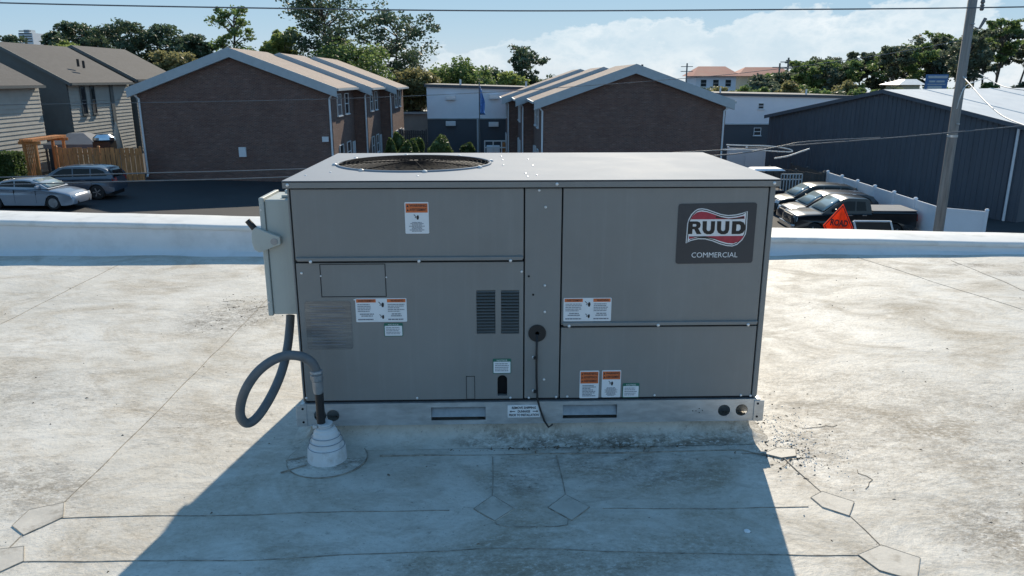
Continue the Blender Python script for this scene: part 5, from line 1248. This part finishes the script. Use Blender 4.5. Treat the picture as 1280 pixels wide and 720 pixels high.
# ------------------------------------------------------------------ plants
def leafcloud(mb, r, c, rx, ry, rz, n, size, droop=0):
    for i in range(n):
        d = Vector((r.gauss(0,1), r.gauss(0,1), r.gauss(0,1))).normalized()*(r.random()**.45)
        p = Vector((c[0]+d.x*rx, c[1]+d.y*ry, c[2]+d.z*rz))
        a = Vector((r.gauss(0,1), r.gauss(0,1), r.gauss(0,.6))).normalized(); b = a.cross(Vector((r.gauss(0,1), r.gauss(0,1), r.gauss(0,1)))).normalized()
        s = size*(.6+.8*r.random()); a *= s; b *= s*(.45+.3*r.random())
        k = len(mb.v); mb.v += [tuple(p-a), tuple(p+b*.9-a*.1), tuple(p+a), tuple(p-b)]; mb.f.append((k, k+1, k+2, k+3))
def tree(name, label, kind, u, vt, D, wpx, leafm, seed, cb=.45, dens=1.0, group=None, size=None, lean=0.0):
    r = random.Random(seed); p = at(u, vt, D); g = gz(p.x); h = p.z-g; w = wpx*D/FPX/2
    root = empty(name, label, 'tree', (p.x, p.y, g), group=group); size = size or (.0021*D)
    tb = MB(); lb = MB()
    bend = [(0,0,0)]; nseg = 6
    for i in range(1, nseg+1): bend.append((bend[-1][0]+r.gauss(0,.022)*h+lean*h/nseg, bend[-1][1]+r.gauss(0,.015)*h, h*.93*i/nseg))
    r0 = .014*h+.05
    def tr(z):
        t = max(0, min(.9999, z/(h*.93)))*nseg; i = int(t); a, b = Vector(bend[i]), Vector(bend[i+1]); return a+(b-a)*(t-i)
    if kind == 'pine':
        tb.tube(bend, [r0*(1-.8*i/nseg) for i in range(nseg+1)], 7)
        n = int(46*dens)
        for i in range(n):
            t = (i+.5)/n; z = h*(cb+(1-cb)*t**.85); env = w*(math.sin(math.pi*min(1, .22+.78*(1-t)))**.6 if t > .12 else .55)
            a = r.random()*6.283; rad = env*(.25+.75*r.random()); c0 = tr(z*.93); c = Vector((c0.x+rad*math.cos(a), c0.y+rad*math.sin(a), min(z+r.gauss(0,.02)*h, h-.3)))
            tb.tube([c0-Vector((0,0,.05*h*r.random())), (c0+c)/2+Vector((0,0,-.01*h)), c], [r0*.32, r0*.22, r0*.1], 5, False)
            cr = w*(.20+.20*r.random()); leafcloud(lb, r, c, cr, cr, cr*.55, int(115*dens), size)
            if r.random() < .6: leafcloud(lb, r, c+Vector((r.gauss(0,cr*.6), r.gauss(0,cr*.6), cr*.35)), cr*.6, cr*.6, cr*.35, int(45*dens), size)
    else:
        zt0 = h*cb*.9; tb.tube([bend[0], tr(zt0*.5), tr(zt0)], [r0*1.5, r0*1.2, r0], 8)
        n = int(52*dens); cz = h*(cb+(1-cb)*.5); rz = h*(1-cb)*.5
        for i in range(n):
            d = Vector((r.gauss(0,1), r.gauss(0,1), r.gauss(0,1))).normalized()*(.35+.65*r.random()**.5)
            c = Vector((d.x*w*.82+lean*h*.5, d.y*w*.82, cz+d.z*rz*.82)); s = tr(zt0*(.75+.25*r.random()))
            tb.tube([s, s.lerp(c, .5)+Vector((0,0,.06*h*r.random())), c], [r0*.42, r0*.25, r0*.08], 5, False)
            cr = w*(.20+.17*r.random()); leafcloud(lb, r, c, cr, cr, cr*.75, int(150*dens), size)
    tb.build('trunk', M['bark'], root, True, recalc=False); lb.build('crown', leafm, root, False, recalc=False)
    return root
LP_, LO, LL, LV = M['leaf_pine'], M['leaf_oak'], M['leaf_light'], M['leaf_olive']
GB = 'pines behind the clapboard roofs'; BL = 'dark pine in the grove behind the grey clapboard roofs'
for i, (u, vt, w, D) in enumerate(((96,31,62,118),(128,36,50,122),(160,31,78,116),(196,34,72,118),(226,44,46,120),(66,40,50,124),(245,54,34,121),(-10,42,60,120))):
    tree('pine_tree', BL, 'pine', u, vt, D, w, LP_, 100+i, .5, .75, GB)
tree('oak_tree', 'yellow green tree between the grey clapboard roofs', 'oak', 84, 45, 92, 62, LL, 21, .45)
tree('oak_tree', 'olive brown tree between the clapboard roofs and the brick gable', 'oak', 214, 57, 88, 66, LV, 22, .4)
tree('pine_tree', 'slender open crowned tree standing alone between the pine grove and the tallest pine', 'pine', 285, 9, 88, 62, LO, 23, .52, .62)
tree('oak_tree', 'light green tree under the big pine, above the brick ridge', 'oak', 349, 24, 84, 52, LL, 24, .5)
tree('pine_tree', 'tallest dark pine rising behind the brick ridge', 'pine', 394, -14, 82, 118, LP_, 25, .52, 1.0)
tree('oak_tree', 'broad mid green oak behind the brick roof', 'oak', 432, 50, 80, 120, LO, 26, .4, 1.1)
tree('pine_tree', 'dark rounded pine behind the receding brick roofs', 'pine', 490, 16, 96, 92, LP_, 27, .42, .9)
tree('oak_tree', 'olive tree overhanging the end of the brick terrace', 'oak', 518, 80, 86, 66, LV, 28, .35, 1.1)
tree('oak_tree', 'green oak rising behind the white building', 'oak', 574, 72, 104, 92, LO, 29, .4, 1.0)
tree('oak_tree', 'darker oak behind the white building, between oak and small pine', 'oak', 612, 84, 112, 62, LP_, 30, .4, .8)
tree('pine_tree', 'small flat topped pine over the white building roof', 'pine', 652, 60, 118, 56, LP_, 31, .55, .6)
tree('oak_tree', 'pale green tree under the small flat topped pine', 'oak', 636, 87, 100, 48, LL, 32, .4, .7)
tree('oak_tree', 'dark bushy tree between the small flat topped pine and the brick roof', 'oak', 678, 92, 120, 58, LP_, 33, .3, .8)
tree('oak_tree', 'olive bushy tree behind the roof of the white building by the brick terrace', 'oak', 545, 90, 112, 52, LV, 34, .3, .8)
pts = [(890,104),(950,97),(985,88),(1010,79),(1060,76),(1100,62),(1160,48),(1215,42),(1270,30),(1340,26)]
def pine_spot(u):
    for lim, t in ((1000,'behind the far power poles'),(1050,'beyond the end of the long white building'),(1095,'behind the ridge of the metal building'),(1118,'between the metal ridge and the cream kiosk'),(1152,'rising behind the cream kiosk'),(1190,'rising behind the blue shop sign'),(1228,'standing behind the wooden utility pole'),(1400,'beyond the pale metal roof, past the utility pole')):
        if u < lim: return t
r = random.Random(77); u = 952; i = 0
while u < 1330:
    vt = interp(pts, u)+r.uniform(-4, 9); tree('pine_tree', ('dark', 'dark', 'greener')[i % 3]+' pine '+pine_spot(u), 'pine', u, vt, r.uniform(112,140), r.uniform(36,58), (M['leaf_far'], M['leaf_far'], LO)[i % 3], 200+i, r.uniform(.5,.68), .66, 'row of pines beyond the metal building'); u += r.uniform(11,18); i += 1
u = 868; i = 0
while u < 1320:
    tree('understory_tree', ('mid green', 'dark', 'olive', 'mid green')[i % 4]+' low tree '+(pine_spot(u) if u > 1000 else ('in front of the red roofed houses' if u < 945 else 'around the far power poles')), 'oak', u, r.uniform(95,106) if u > 900 else r.uniform(98,104), r.uniform(98,110), r.uniform(34,52), (LO, M['leaf_far'], LV, LO)[i % 4], 300+i, .18, .7, 'low trees under the row of pines'); u += r.uniform(15,24); i += 1
# clipped hedge and topiary
def bush(label, u, v0, v1, D, wpx, group=None, seed=1, name='clipped_bush'):
    a, b = at(u, v0, D), at(u, v1, D); g = gz(a.x); h = a.z-g; w = wpx*D/FPX/2; r = random.Random(seed); root = empty(name, label, 'bush', (a.x, a.y, g), group=group)
    lb = MB(); n = 2600
    for i in range(n):
        d = Vector((r.gauss(0,1), r.gauss(0,1), r.gauss(0,1))).normalized(); d *= (.86+.14*r.random())*(1+.10*math.sin(5*d.x+seed)+.08*math.sin(7*d.z+3*d.y+seed)); p = Vector((d.x*w, d.y*w, h*.5+d.z*h*.5))
        x = Vector((r.gauss(0,1), r.gauss(0,1), r.gauss(0,1))).normalized()*.075; y = x.cross(Vector((r.gauss(0,1), r.gauss(0,1), r.gauss(0,1)))).normalized()*.05
        k = len(lb.v); lb.v += [tuple(p-x), tuple(p+y), tuple(p+x), tuple(p-y)]; lb.f.append((k,k+1,k+2,k+3))
    lb.build('foliage', M['leaf_hedge'], root, recalc=False)
    mb = MB().lathe((0,0,0), [(.02,h*.02),(w*.6,h*.14),(w*.86,h*.35),(w*.88,h*.6),(w*.66,h*.84),(.02,h*.96)], 16); mb.build('inner_mass', M['leaf_oak'], root)
bush('large round clipped bush before the slate wall', 551, 171, 195, 58, 30, seed=1)
for i, (u, v, w, D) in enumerate(((521,170,18,60),(514,174,20,58),(508,178,20,56),(488,175,16,56),(497,166,18,59))):
    bush(['round clipped bush at the back of the topiary cluster', 'round clipped bush in the middle of the topiary cluster', 'round clipped bush at the front of the topiary cluster', 'small dark clipped bush by the brick terrace wall', 'tall clipped bush by the last brick block'][i], u, v, 198, D, w, 'clipped bushes by the brick terrace', 5+i)
bush('thin leafy shrub below the slate wall', 585, 178, 192, 64, 18, seed=12, name='shrub')
a, b = at(-30, 200, 43), at(21, 190, 43); g = gz(a.x); r = random.Random(3); hd = empty('clipped_hedge', 'low clipped box hedge behind the silver sedan', 'hedge', ((a.x+b.x)/2, a.y, g)); lb = MB(); cx = (a.x+b.x)/2; hh = at(10, 192, 43).z-g; hx_ = (b.x-a.x)/2
for i in range(6000):
    f = r.random(); x, y, z = r.uniform(-hx_, hx_), r.uniform(-.6,.6), r.uniform(0, hh)
    if f < .4: z = hh+r.gauss(0,.04)
    elif f < .8: y = -.6+r.gauss(0,.04)
    else: x = hx_+r.gauss(0,.04)
    p = Vector((x, y, z)); q = Vector((r.gauss(0,1), r.gauss(0,1), r.gauss(0,1))).normalized()*.07; y_ = q.cross(Vector((r.gauss(0,1), r.gauss(0,1), r.gauss(0,1)))).normalized()*.05
    k = len(lb.v); lb.v += [tuple(p-q), tuple(p+y_), tuple(p+q), tuple(p-y_)]; lb.f.append((k,k+1,k+2,k+3))
lb.build('foliage', M['leaf_hedge'], hd, recalc=False); MB().box(-hx_+.05, hx_-.05, -.52, .52, 0, hh-.06).build('inner_mass', M['leaf_oak'], hd)
